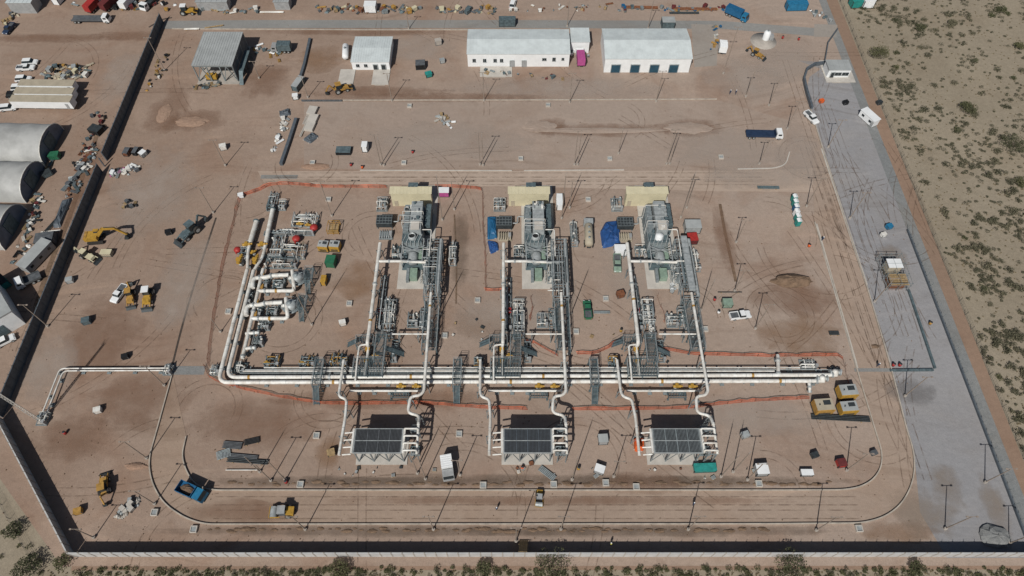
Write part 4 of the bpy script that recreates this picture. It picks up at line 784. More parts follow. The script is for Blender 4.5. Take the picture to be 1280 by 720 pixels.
# open steel shed under construction
cx, cy, sx, sy = rect(247, 40, 297, 82, 6.3); root = T('open_steel_shed', 'unfinished steel shed with grey roof and dark open right side', 'building', (cx, cy, 0))
q = MB(); q.box((0, 0, 6.3), (sx, sy, .16)); ro = q.build('roof', 'roof_grey', root); q = MB(); [q.box((-sx/2+sx*i/16, 0, 6.41), (.09, sy, .07)) for i in range(17)]; q.build('roof_seam', 'roof_grey', ro)
for i in range(4):
    for j in range(4):
        if 0 < i < 3 and 0 < j < 3: continue
        q = MB(); q.box((-sx/2+.2+(sx-.4)*i/3, -sy/2+.2+(sy-.4)*j/3, 3.1), (.3, .3, 6.2)); q.build('column', 'galv', root)
q = MB()
for i in range(3):
    a, b_ = -sx/2+.2+(sx-.4)*i/3, -sx/2+.2+(sx-.4)*(i+1)/3
    if i != 1: q.beam((a, -sy/2+.2, .3), ((a+b_)/2, -sy/2+.2, 5.9), .2); q.beam((b_, -sy/2+.2, .3), ((a+b_)/2, -sy/2+.2, 5.9), .2)
q.box((0, -sy/2+.2, 5.9), (sx, .25, .4)); q.build('brace', 'galv', root)
q = MB()
for i in range(10): q.box((sx/2-.15, -sy/2+sy*(i+.5)/10, 3.1), (.08, sy/10-.1, 5.9))
q.build('side_cladding', 'slate_and_wall_shade', root); q = MB(); q.box((0, 0, .08), (sx+.6, sy+2.0, .25)); q.build('floor_slab', 'concrete', root)
q = MB(); q.box((sx/2+1.2, -sy*.1, 3.0), (1.6, sy*.6, .12)); q.beam((sx/2+1.2, -sy*.4, 3.0), (sx/2+1.2, -sy*.6, .2), 1.2, .12); [q.box((sx/2+1.9, -sy*.4+sy*.15*i, 1.5), (.12, .12, 3.0)) for i in range(5)]; q.build('side_stair', 'steel_blue', root)
root = T('compressor_package', 'yellow machine standing inside the unfinished steel shed', 'machine', (cx-2.2, cy-sy*.42, .2)); q = MB(); q.box((0, 0, 1.0), (3.2, 1.6, 1.4)); q.build('body', 'yellow', root); q = MB(); q.box((0, 0, .2), (3.6, 1.9, .3)); q.build('skid', 'steel_dark', root); q = MB(); q.cyl((1.0, 0, 1.6), (1.0, 0, 2.6), .15, n=8); q.build('exhaust', 'steel_dark', root)
# fabric tents at the left edge
def tent(label, px_e, py, w, h, L, rz=0.):
    p = g(px_e, py); root = T('fabric_tent', label, 'tent', p, rz); N = 14
    arc = [(w/2*math.cos(math.pi*i/N)*(1-.04*math.sin(math.pi*i/N)), h*(math.sin(math.pi*i/N)**.72)) for i in range(N+1)]
    q = MB(); nx = 14; rd = random.Random(int(py)); vs = []
    for i in range(nx+1):
        for y, z in arc: vs.append((-L*i/nx, y, max(0, z-(.18 if i % 2 else 0)*(z > .5)*1.)))
    q._a(vs, [(i*(N+1)+j, i*(N+1)+j+1, (i+1)*(N+1)+j+1, (i+1)*(N+1)+j) for i in range(nx) for j in range(N)], True); q.build('canopy', 'tent_fabric', root)
    q = MB(); q.face([(.02, y, z) for y, z in arc]); q.build('end_wall', 'tent_end', root); q = MB(); q.face([(-L, y, z) for y, z in arc][::-1]); q.build('end_wall', 'tent_end', root)
    q = MB(); q.box((.12, 0, 2.2), (.14, 4.2, 4.4)); q.build('roller_door', 'steel_blue', root)
    q = MB(); q.tube([(.1, y*1.01, z*1.01+.02) for y, z in arc], .14, 6); q.build('end_arch', 'white_paint', root)
tent('fabric hangar tent nearest the tan-roofed trailers', 68, 184, 14.0, 5.6, 46, R(-2))
tent('middle fabric hangar tent of the three at the left edge', 45, 231, 13.0, 5.6, 40, R(-2))
tent('lowest fabric hangar tent of the three at the left edge', 20, 287, 13.5, 5.8, 40, R(-2))
# site trailers with tan roofs
def cabin(name, label, p, L, W, H, rz, roof='tan_wall', wallm='white_wall', nw=5):
    root = T(name, label, 'cabin', p, rz); q = MB(); q.box((0, 0, H/2+.15), (L, W, H-.3)); q.build('wall', wallm, root)
    q = MB(); q.box((0, 0, H+.06), (L+.25, W+.25, .14)); q.build('roof', roof, root)
    for i in range(nw): q = MB(); q.box((-L/2+L*(i+.5)/nw, -W/2-.02, H*.6), (.9, .06, .7)); q.build('window', 'glass', root)
    q = MB(); q.box((L*.42, -W/2-.03, 1.15), (.85, .06, 1.95)); q.build('door', 'grey_paint', root); pieces('block', 'concrete', root, [((-L/2+.4+(L-.8)*i/3, 0, .08), (.3, W*.9, .2)) for i in range(4)])
    return root
cabin('site_trailer', 'tan-roofed site trailer farthest up of the three side by side', g(64, 111.5, 1), 16.5, 2.5, 2.5, R(-1), nw=0); cabin('site_trailer', 'middle one of the three tan-roofed site trailers', g(61, 121.5, 1), 17.5, 2.5, 2.5, R(-1), nw=0); cabin('site_trailer', 'tan-roofed site trailer closest to the hangar tents', g(58, 132.5, 1), 18.0, 2.6, 2.9, R(-1), nw=0)
cabin('site_office', 'white slab-roofed cabin rotated near the gravel right edge', g(1084, 151), 5.6, 2.3, 2.5, R(-63), 'white_wall', 'white_wall', 2)
cabin('site_office', 'grey container cabin lined up along the left wall', g(50, 324), 9.0, 3.0, 2.8, R(68), 'roof_grey', 'grey_paint', 3)
root = T('grey_shed', 'pale shed roof cut off by the left edge below the tents', 'building', g(-6, 398), R(-48)); q = MB(); q.box((-1, 0, 3.0), (15, 10, 6.0)); q.build('wall', 'white_wall', root); q = MB(); q.box((-1, 0, 6.1), (15.4, 10.4, .2)); q.build('roof', 'roof_grey', root); q = MB(); q.box((6.55, 0, 1.8), (.12, 3, 3.4)); q.build('door', 'steel_blue', root)
for (x0, y0, x1, y1, h, lab, rm) in ((245, -6, 285, 3, 3.2, 'dark grey roof cut off by the top edge left of the white bar', 'roof_grey'), (342, -6, 362, 3, 3.0, 'small pale roof cut off by the top edge', 'roof_grey'), (10, -8, 42, 4, 4, 'grey roof cut off by the top left corner', 'roof_white')):
    shed('yard_shed', lab, x0, y0, x1, y1, h, 0, rm, 'grey_paint', seams=6)

# ------------------------------------------------------------ light poles (their shadows fix their heights)
def pole(label, base, tip=None, heads=True, h=None, group=None):
    p = g(*base)
    if h is None: t = g(*tip); h = max(3.5, min(17, (t-p).length*math.tan(SUN_EL)))
    root = T('light_pole' if heads else 'lightning_mast', label, 'light pole' if heads else 'mast', p, 0, group)
    q = MB(); q.cyl((0, 0, -.05), (0, 0, .55), .32, n=10); q.build('footing', 'concrete', root)
    q = MB(); q.cyl((0, 0, .5), (0, 0, h), .13, .085, n=8); q.build('pole', 'pole_steel', root)
    if heads:
        q = MB(); q.beam((-.9, 0, h), (.9, 0, h), .09); q.build('crossarm', 'pole_steel', root)
        for s_ in (-1, 1): q = MB(); q.box((s_*.95, 0, h+.06), (.5, .32, .15), 0, .8); lh = q.build('lamp_head', 'pole_steel', root); q = MB(); q.box((s_*.95, 0, h-.035), (.4, .24, .02)); q.build('lens', 'white_wall', lh)
    else: q = MB(); q.cyl((0, 0, h), (0, 0, h+1.2), .03, n=6); q.build('air_terminal', 'galv_light', root)
ORD = ('first', 'second', 'third', 'fourth', 'fifth', 'sixth', 'seventh', 'eighth', 'ninth', 'tenth', 'eleventh', 'twelfth')
def poles(text, lst, heads=True):
    for i, (b_, t) in enumerate(lst): pole(f'{ORD[i]} from the left {text}' if len(lst) > 1 else text, b_, t, heads)
poles('of the tall light poles below the lower ring road kerb', [((382, 662), (410, 604)), ((542, 662), (566, 604)), ((701, 662), (720, 604)), ((860, 662), (873, 603)), ((1020, 663), (1028, 604))])
poles('of the light poles hard by the bottom wall', [((118, 672), (147, 632)), ((645, 677), (667, 612)), ((1261, 679), (1263, 633))])
poles('of the light poles left of the ring road', [((184, 573), (219, 522)), ((194, 630), (227, 580)), ((206, 482), (237, 437))])
poles('of the light poles on the strip below the coolers', [((339, 601), (371, 547)), ((575, 594), (597, 545)), ((767, 596), (782, 544)), ((934, 600), (944, 545)), ((1058, 588), (1064, 534))])
poles('of the slim lightning masts around the coolers', [((325, 590), (354, 540)), ((357, 600), (390, 538)), ((522, 592), (545, 535)), ((532, 599), (562, 533)), ((715, 600), (739, 527)), ((901, 596), (916, 530)), ((916, 590), (928, 530))], False)
poles('of the masts inside the plant beside the compressor trains', [((276, 415), (291, 392)), ((390, 406), (433, 336)), ((551, 393), (578, 341)), ((714, 392), (734, 338)), ((876, 388), (889, 339))], False)
poles('of the light poles behind the cream-roofed buildings', [((415, 270), (445, 226)), ((568, 262), (587, 226)), ((712, 260), (727, 226)), ((858, 260), (872, 225))])
poles('of the lightning masts behind the cream-roofed buildings', [((553, 275), (583, 220)), ((702, 273), (726, 219)), ((851, 272), (868, 218))], False)
poles('of the light poles left of the plant net', [((60, 408), (94, 368)), ((267, 266), (291, 233)), ((282, 207), (306, 178))])
poles('of the light poles along the upper side of the cross road', [((476, 206), (498, 172)), ((600, 206), (622, 171)), ((718, 206), (737, 169)), ((833, 205), (850, 168)), ((949, 205), (956, 178))])
poles('of the thin masts paired with the cross road lights', [((480, 207), (500, 178)), ((604, 207), (624, 176)), ((722, 206), (739, 174)), ((773, 192), (783, 166)), ((837, 205), (853, 173))], False)
poles('of the light poles along the middle yard kerb', [((385, 122), (401, 102)), ((490, 126), (508, 100)), ((605, 126), (616, 98)), ((712, 128), (724, 100)), ((820, 127), (831, 98)), ((932, 121), (938, 97)), ((961, 132), (967, 104))])
poles('of the light poles on the right between plant and gravel', [((918, 364), (927, 330)), ((920, 303), (928, 272)), ((944, 411), (953, 366)), ((1008, 258), (1014, 222)), ((984, 161), (991, 133))])
poles('of the light poles standing on the grey gravel', [((1035, 184), (1038, 154)), ((1062, 273), (1067, 239)), ((1093, 377), (1096, 337)), ((1131, 495), (1135, 450)), ((1181, 661), (1184, 607)), ((1231, 603), (1233, 556))])
poles('of the tall poles beside the upper asphalt road', [((206, 88), (226, 58)), ((324, 98), (336, 82)), ((511, 36), (516, 20)), ((709, 33), (714, 8)), ((810, 36), (816, 12)), ((904, 92), (921, 36))])

# ------------------------------------------------------------ vehicles (local x points forward)
def wheels(root, spec, r, w=.28, n=12):
    t0 = None
    for x, y in spec:
        if t0 is None: q = MB(); q.cyl((0, -w/2, 0), (0, w/2, 0), r, n=n); t0 = q.build('wheel', 'rubber', root, loc=(x, y, r)); q = MB(); q.cyl((0, -w/2-.02, 0), (0, w/2+.02, 0), r*.55, n=8); r0 = q.build('rim', 'galv_light', t0)
        else: c = share('wheel', t0, root, (x, y, r)); share('rim', r0, c)
def car(name, label, p, rz, paint, kind='pickup', s=1.):
    root = T(name, label, 'car' if kind == 'suv' else 'pickup', p, rz); L, W = (5.3, 1.9) if kind == 'pickup' else (4.7, 1.85); h = L/2; W2 = W/2
    if kind == 'pickup':
        q = MB(); q.side([(-h, .45), (-h, 1.05), (-.35, 1.08), (1.1, 1.1), (2.45, .95), (h, .75), (h, .42)], -W2, W2)
        q.build('body', paint, root); q = MB(); q.box((-h+1.15, 0, 1.075), (2.0, W-.3, .06)); q.build('bed', 'dark_grey', root)
        q = MB(); [q.box((-h+1.15, s_*(W2-.07), 1.2), (2.25, .12, .3)) for s_ in (-1, 1)]; q.box((-h+.06, 0, 1.2), (.1, W-.1, .3)); q.build('bed_side', paint, root); cab = (-.35, 1.25)
    else:
        q = MB(); q.side([(-h, .45), (-h, 1.0), (-h+.3, 1.08), (1.0, 1.08), (2.1, .92), (h, .7), (h, .42)], -W2, W2); q.build('body', paint, root); cab = (-h+.15, 1.15)
    a, b_ = cab; q = MB(); q.box(((a+b_)/2, 0, 1.4), (b_-a, W-.12, .7), 0, .74, .82); c = q.build('cabin', 'glass', root)
    q = MB(); q.box(((a+b_)/2-.05, 0, 1.79), ((b_-a)*.72, (W-.12)*.84, .08)); q.build('cab_roof', paint, root)
    wheels(root, [(1.55, W2-.1), (1.55, -W2+.1), (-1.5, W2-.1), (-1.5, -W2+.1)], .38)
    for s_ in (-1, 1): q = MB(); q.box((h-.02, s_*(W2-.3), .75), (.1, .4, .16)); q.build('headlight', 'white_wall', root); q = MB(); q.box((-h, s_*(W2-.15), .9), (.06, .2, .25)); q.build('tail_light', 'red', root)
    return root
for a in (('suv', 'white car parked farthest up beside the scrap pile', (39, 80), 5, 'white_wall', 'suv'), ('pickup_truck', 'white pickup below the uppermost parked car by the scrap pile', (34, 87), 6, 'white_wall', 'pickup'), ('suv', 'white car parked alone left of the trailers top', (31, 101), 5, 'white_wall', 'suv'), ('suv', 'white car next to the black car left of the trailers', (26, 112), 5, 'white_wall', 'suv'),
          ('suv', 'black car parked left of the trailers', (20, 121), 5, 'black', 'suv'), ('suv', 'white car parked lowest, left of the first tent', (12, 137), 8, 'white_wall', 'suv'), ('pickup_truck', 'dark blue pickup near the top left corner', (13, 38), -100, 'navy', 'pickup'), ('pickup_truck', 'white pickup beside the yellow loaders in the left yard', (151, 369), -108, 'white_wall', 'pickup'),
          ('pickup_truck', 'white pickup parked right of the right compressor train', (924, 396), 8, 'white_wall', 'pickup'), ('pickup_truck', 'pale green pickup left of the right compressor train', (771, 331), -92, 'pale_green', 'pickup'), ('pickup_truck', 'green pickup between the middle and right trains', (734, 389), 92, 'green', 'pickup'), ('pickup_truck', 'white pickup on the kerb left of the gravel', (1013, 149), -65, 'white_wall', 'pickup'),
          ('suv', 'white car at the left edge outside the slanting wall', (8, 428), 35, 'white_wall', 'suv'), ('suv', 'white car at the top edge in the middle', (641, 7), 80, 'white_wall', 'suv'), ('pickup_truck', 'white pickup in front of the white building annex', (715, 64), 70, 'white_wall', 'pickup')):
    car(a[0], a[1], g(*a[2]), R(a[3]), a[4], a[5])
def truck(label, p, rz, cabm='white_wall', body='flatbed', bm='steel_blue', L=8.5, name='truck'):
    root = T(name, label, 'truck', p, rz); h = L/2
    q = MB(); q.box((-.2, 0, .75), (L-.6, .9, .3)); q.build('chassis', 'steel_dark', root)
    q = MB(); q.side([(h-2.0, .55), (h-2.0, 2.5), (h-.5, 2.55), (h-.1, 1.5), (h, .55)], -1.2, 1.2); c = q.build('cab', cabm, root); q = MB(); q._a([(h-.44, -1.1, 2.45), (h-.44, 1.1, 2.45), (h-.08, 1.1, 1.6), (h-.08, -1.1, 1.6)], [(0, 1, 2, 3)]); [q.box((h-1.1, s_*1.2, 1.95), (1.0, .05, .6)) for s_ in (-1, 1)]; q.build('windshield', 'glass', c)
    b0, b1 = -h, h-2.2
    if body == 'flatbed':
        q = MB(); q.box(((b0+b1)/2, 0, 1.05), (b1-b0, 2.4, .2)); q.build('flatbed', bm, root); q = MB(); [q.box(((b0+b1)/2, s_*1.18, 1.35), (b1-b0, .06, .5)) for s_ in (-1, 1)]; q.box((b1-.05, 0, 1.7), (.1, 2.4, 1.2)); q.build('side_board', bm, root)
    elif body == 'box': q = MB(); q.box(((b0+b1)/2, 0, 2.1), (b1-b0, 2.4, 2.2)); q.build('cargo_box', bm, root); q = MB(); [q.box((b0+(b1-b0)*(i+.5)/6, 0, 3.22), (.08, 2.4, .06)) for i in range(6)]; q.build('box_rib', bm, root)
    elif body == 'tank': q = MB(); q.lathe([(0, b0), (.8, b0+.05), (1.1, b0+.4), (1.1, b1-.4), (.8, b1-.05), (0, b1)], (0, 0, 2.05), 14, 'x'); q.build('tank', bm, root); q = MB(); [q.lathe([(0, .35), (.3, .3), (.3, 0)], (b0+(b1-b0)*t, 0, 3.1), 8) for t in (.25, .5, .75)]; q.build('tank_hatch', 'galv', root)
    elif body == 'dump': q = MB(); q.box(((b0+b1)/2, 0, 1.15), (b1-b0, 2.3, .2)); [q.box(((b0+b1)/2, s_*1.2, 1.8), (b1-b0, .1, 1.3)) for s_ in (-1, 1)]; q.box((b0+.05, 0, 1.8), (.1, 2.4, 1.3)); q.box((b1-.05, 0, 1.9), (.1, 2.4, 1.5)); q.build('dump_body', bm, root); q = MB(); q.lump(((b0+b1)/2, 0, 1.2), ((b1-b0)*.42, 1.0, .6), 3); q.build('load', 'soil', root)
    xs = [h-1.0, -h+1.0, -h+2.2]; wheels(root, [(x, s_*1.05) for x in xs for s_ in (-1, 1)], .5, .3)
    return root
truck('long grey flatbed truck with white cab near the top left', g(116, 27), R(0), 'white_wall', 'flatbed', 'dark_grey', 12.5)
truck('dark blue flatbed truck with white cab on the upper right yard', g(954, 171), R(-2), 'white_wall', 'flatbed', 'navy', 10.5)
truck('bright blue dump truck parked on the lower left ring road', g(243, 617), R(-22), 'sky_blue', 'dump', 'blue', 6.2)
truck('white cab truck with dark body beside the left wall', g(38, 353), R(-145), 'white_wall', 'flatbed', 'dark_grey', 6.0)
truck('white boxed truck on the strip below the left cooler', g(560, 588), R(-80), 'grey_paint', 'box', 'white_wall', 5.0)
truck('white and brown tanker truck right of the middle train', g(735, 295), R(88), 'galv_light', 'tank', 'tan_wall', 9.0)
truck('red tarped truck at the top left', g(120, 10), R(75), 'white_wall', 'box', 'red', 7.5); truck('dark red truck beside the red tarped truck', g(140, 8), R(70), 'maroon', 'box', 'maroon', 7.5); truck('white box truck right of the dark red truck', g(163, 6), R(75), 'white_wall', 'box', 'white_wall', 7.5); truck('white truck parked at the top of the left wall', g(187, 8), R(-110), 'white_wall', 'flatbed', 'steel_dark', 6.5)
truck('dark green truck left of the short dark wall', g(353, 64), R(180), 'grey_paint', 'box', 'steel_blue', 6.5)
truck('truck with bright pink cargo box beside the white annex', g(725, 76), R(92), 'white_wall', 'box', 'pink', 7.0)
truck('blue truck leaving the upper road at the right', g(920, 22), R(-38), 'sky_blue', 'box', 'blue', 8.0)
truck('small white box truck right of the paved apron', g(902, 63), R(80), 'white_wall', 'box', 'white_wall', 5.0)

def excavator(label, p, rz, s=1.):
    root = T('excavator', label, 'excavator', p, rz)
    for k in (-1, 1):
        q = MB(); q.side([(-2.1, .35), (-1.8, 0), (1.8, 0), (2.1, .35), (2.0, .8), (-2.0, .8)], k*1.25-.3, k*1.25+.3); q.build('track', 'rubber', root)
    q = MB(); q.cyl((0, 0, .6), (0, 0, 1.1), .8, n=14); q.build('turntable', 'steel_dark', root)
    q = MB(); q.box((-.7, 0, 1.75), (3.3, 2.6, 1.2)); q.build('house', 'yellow', root); q = MB(); q.box((-1.95, 0, 1.8), (.8, 2.5, 1.3), 0, .9); q.build('counterweight', 'amber', root)
    q = MB(); q.box((.75, .85, 2.15), (1.5, .9, 1.7), 0, .9); cb = q.build('cab', 'glass', root); q = MB(); q.box((.75, .85, 3.05), (1.4, .85, .12)); q.build('cab_roof', 'yellow', cb)
    q = MB(); a, b_, c = V(.7, -.2, 1.7), V(3.4, -.2, 4.6), V(6.6, -.2, 4.4)
    q.beam(a, b_, .5, .75); q.beam(b_, c, .45, .65); q.build('boom', 'yellow', root)
    q = MB(); d = V(8.3, -.2, 1.6); q.beam(c+V(-.5, 0, .4), d, .38, .5); q.build('stick', 'yellow', root)
    q = MB(); q.beam(V(1.6, -.2, 1.9), V(3.6, -.2, 4.0), .18); q.beam(V(4.0, -.2, 5.1), c+V(0, 0, .5), .16); q.build('ram', 'steel_dark', root)
    q = MB(); q.side([(8.3, 1.7), (8.6, .9), (8.0, .2), (7.2, .3), (7.5, 1.0), (7.9, 1.5)], -.85, .45); q.build('bucket', 'steel_dark', root)
excavator('yellow excavator with its long arm reaching right', g(122, 300), R(6))
def loader(label, p, rz, paint='yellow', s=1., hoe=True, name='backhoe_loader', cat='loader'):
    root = T(name, label, cat, p, rz); root.scale = (s, s, s)
    q = MB(); q.side([(-1.6, .6), (-1.6, 1.3), (-.2, 1.4), (2.0, 1.35), (2.2, .7)], -.65, .65); q.build('body', paint, root)
    q = MB(); q.box((-.5, 0, 1.95), (1.5, 1.35, 1.3), 0, .9); c = q.build('cab', 'glass', root); q = MB(); q.box((-.5, 0, 2.66), (1.6, 1.5, .14)); q.build('cab_roof', paint if hoe else 'white_wall', c)
    wheels(root, [(-1.0, .85), (-1.0, -.85)], .78, .5); wheels(root, [(1.5, .8), (1.5, -.8)], .5, .36)
    [MB().beam((.8, s_*.75, 1.3), (3.0, s_*.75, .6), .16, .25).build('loader_arm', paint, root) for s_ in (-1, 1)]
    q = MB(); q.side([(3.0, .9), (2.9, .1), (3.7, .05), (3.2, .4)], -1.15, 1.15); q.build('front_bucket', 'steel_dark', root)
    if hoe: q = MB(); q.beam((-1.6, 0, 1.0), (-2.8, 0, 2.9), .25, .35); q.beam((-2.8, 0, 2.9), (-4.0, 0, 1.2), .22, .3); q.build('hoe_arm', paint, root); q = MB(); q.side([(-4.0, 1.3), (-4.3, .6), (-3.8, .2), (-3.3, .4), (-3.6, .9)], -.4, .4); q.build('hoe_bucket', 'steel_dark', root)
def roller(label, p, rz, paint='yellow', s=1.):
    root = T('road_roller', label, 'roller', p, rz); root.scale = (s, s, s)
    q = MB(); q.cyl((1.7, -1.05, .75), (1.7, 1.05, .75), .75, n=18); q.build('drum', 'galv_light', root); q = MB(); [q.box((1.3, s_*1.15, .85), (2.0, .12, .35)) for s_ in (-1, 1)]; q.box((2.55, 0, .85), (.12, 2.4, .35)); q.build('drum_frame', paint, root)
    q = MB(); q.side([(-2.4, .6), (-2.5, 1.3), (-1.0, 1.6), (-.9, .6)], -.9, .9); q.build('engine_hood', paint, root); q = MB(); q.box((-.2, 0, 1.2), (1.3, 1.6, .9)); q.build('seat_deck', 'dark_grey', root)
    q = MB(); q.box((-.2, 0, 2.55), (1.6, 1.7, .1)); [q.box((-.2+a*.7, b_*.75, 2.0), (.08, .08, 1.1)) for a in (-1, 1) for b_ in (-1, 1)]; q.build('canopy', 'grey_paint', root); wheels(root, [(-1.4, 1.0), (-1.4, -1.0)], .72, .5)
loader('cream and yellow backhoe just below the excavator', g(111, 322), R(-25), 'cream'); loader('orange backhoe between the white pickup and yellow loader', g(165, 372), R(-75), 'amber'); loader('yellow wheel loader right of the orange backhoe', g(187, 372), R(-82), 'yellow', 1.15, False, 'wheel_loader')
loader('dark green drilling machine with long shadow left of the plant', g(240, 292), R(-125), 'steel_blue', 1.35); loader('yellow backhoe working near the lower left wall', g(133, 610), R(110), 'amber', 1.0)
loader('yellow and black trencher below the concrete slabs', g(427, 114), R(22), 'amber', 1.15); loader('small yellow loader near the round white tank', g(945, 70), R(-40), 'amber', .9); loader('yellow machine behind the asphalt road at the top left', g(235, 17), R(5), 'yellow', 1.2, False, 'wheel_loader')
roller('yellow road roller with grey canopy on the lower ring road', g(354, 641), R(-178), 'yellow', 1.0); roller('little yellow and grey roller on the ring road near the middle', g(674, 624), R(-95), 'yellow', .7)

# ------------------------------------------------------------ containers, generators, tarps and other equipment
def container(name, label, p, L, W, H, rz, m, roof=None, cat='container', doors=True):
    root = T(name, label, cat, p, rz); q = MB(); q.box((0, 0, H/2+.05), (L-.1, W-.1, H-.1)); n = max(3, int(L/.5))
    for i in range(n): x = -L/2+.1+(L-.2)*(i+.5)/n; q.box((x, 0, H/2+.05), (.14, W, H-.25))
    q.build('shell', m, root); q = MB(); q.box((0, 0, H+.05), (L, W, .1)); q.build('roof', roof or m, root)
    q = MB(); [q.box((a*(L/2-.06), b_*(W/2-.06), H/2), (.16, .16, H)) for a in (-1, 1) for b_ in (-1, 1)]; [q.box((0, b_*(W/2-.06), .08), (L, .16, .16)) for b_ in (-1, 1)]; q.build('corner_post', 'steel_dark', root)
    if doors: q = MB(); [q.box((L/2+.0, b_*W/4, H/2), (.1, W/2-.15, H-.3)) for b_ in (-1, 1)]; d = q.build('door', m, root); q = MB(); [q.box((L/2+.07, b_*W/8, H/2), (.05, .05, H-.4)) for b_ in (-2, 2)]; q.build('lock_bar', 'galv', d)
    return root
def generator(label, p, rz, top, front, L=2.6, W=2.2, H=2.0):
    root = T('generator', label, 'generator', p, rz); q = MB(); q.box((0, 0, H/2+.2), (L, W, H-.2)); q.build('enclosure', front, root); q = MB(); q.box((0, .1, H+.16), (L*.98, W*.9, .14)); q.build('roof_panel', top, root)
    q = MB(); q.box((0, 0, .12), (L*1.05, W*1.05, .24)); q.build('skid', 'steel_dark', root); q = MB(); q.box((L*.15, W*.15, H+.28), (L*.4, W*.35, .12)); q.cyl((-L*.3, 0, H+.2), (-L*.3, 0, H+.7), .1, n=8); q.build('exhaust', 'steel_dark', root); q = MB(); [q.box((0, -W/2-.01, .5+.22*i), (L*.7, .04, .12)) for i in range(4)]; q.build('louvre', 'steel_dark', root)
generator('left one of the two grey-topped yellow generators above the green tank', g(406, 311), R(-6), 'roof_grey', 'yellow'); generator('right one of the two grey-topped yellow generators above the green tank', g(420, 311), R(-6), 'roof_grey', 'yellow')
generator('upper grey and yellow generator at the right end of the rack', g(1055.5, 493), R(4), 'roof_grey', 'yellow', 3.9, 2.8, 2.3); generator('lower grey and yellow generator at the right end of the rack', g(1056.5, 513), R(4), 'roof_grey', 'yellow', 3.7, 2.5, 2.2); generator('left all-yellow generator at the right end of the rack', g(1026, 511), R(4), 'tan_wall', 'amber', 4.0, 3.0, 2.2)
container('green_tank', 'green metal box below the two yellow generators', g(415, 330), 2.6, 2.4, 2.2, R(85), 'green', cat='tank'); container('yellow_locker', 'small yellow locker below the green box', g(406, 353), 2.2, 1.3, 1.7, R(88), 'yellow', cat='locker')
root = T('load_cradle', 'open yellow steel frame above the two generators', 'frame', g(418, 287)); q = MB(); [q.box((a*1.5, b_*1.6, .9), (.14, .14, 1.8)) for a in (-1, 0, 1) for b_ in (-1, 1)]; [q.box((0, b_*1.6, z), (3.1, .12, .12)) for b_ in (-1, 1) for z in (.4, 1.1, 1.8)]; [q.box((a*1.5, 0, 1.8), (.12, 3.2, .12)) for a in (-1, 0, 1)]; q.build('frame', 'amber', root); q = MB(); q.box((0, 0, .5), (2.6, 2.6, .5)); q.build('stacked_load', 'timber', root)
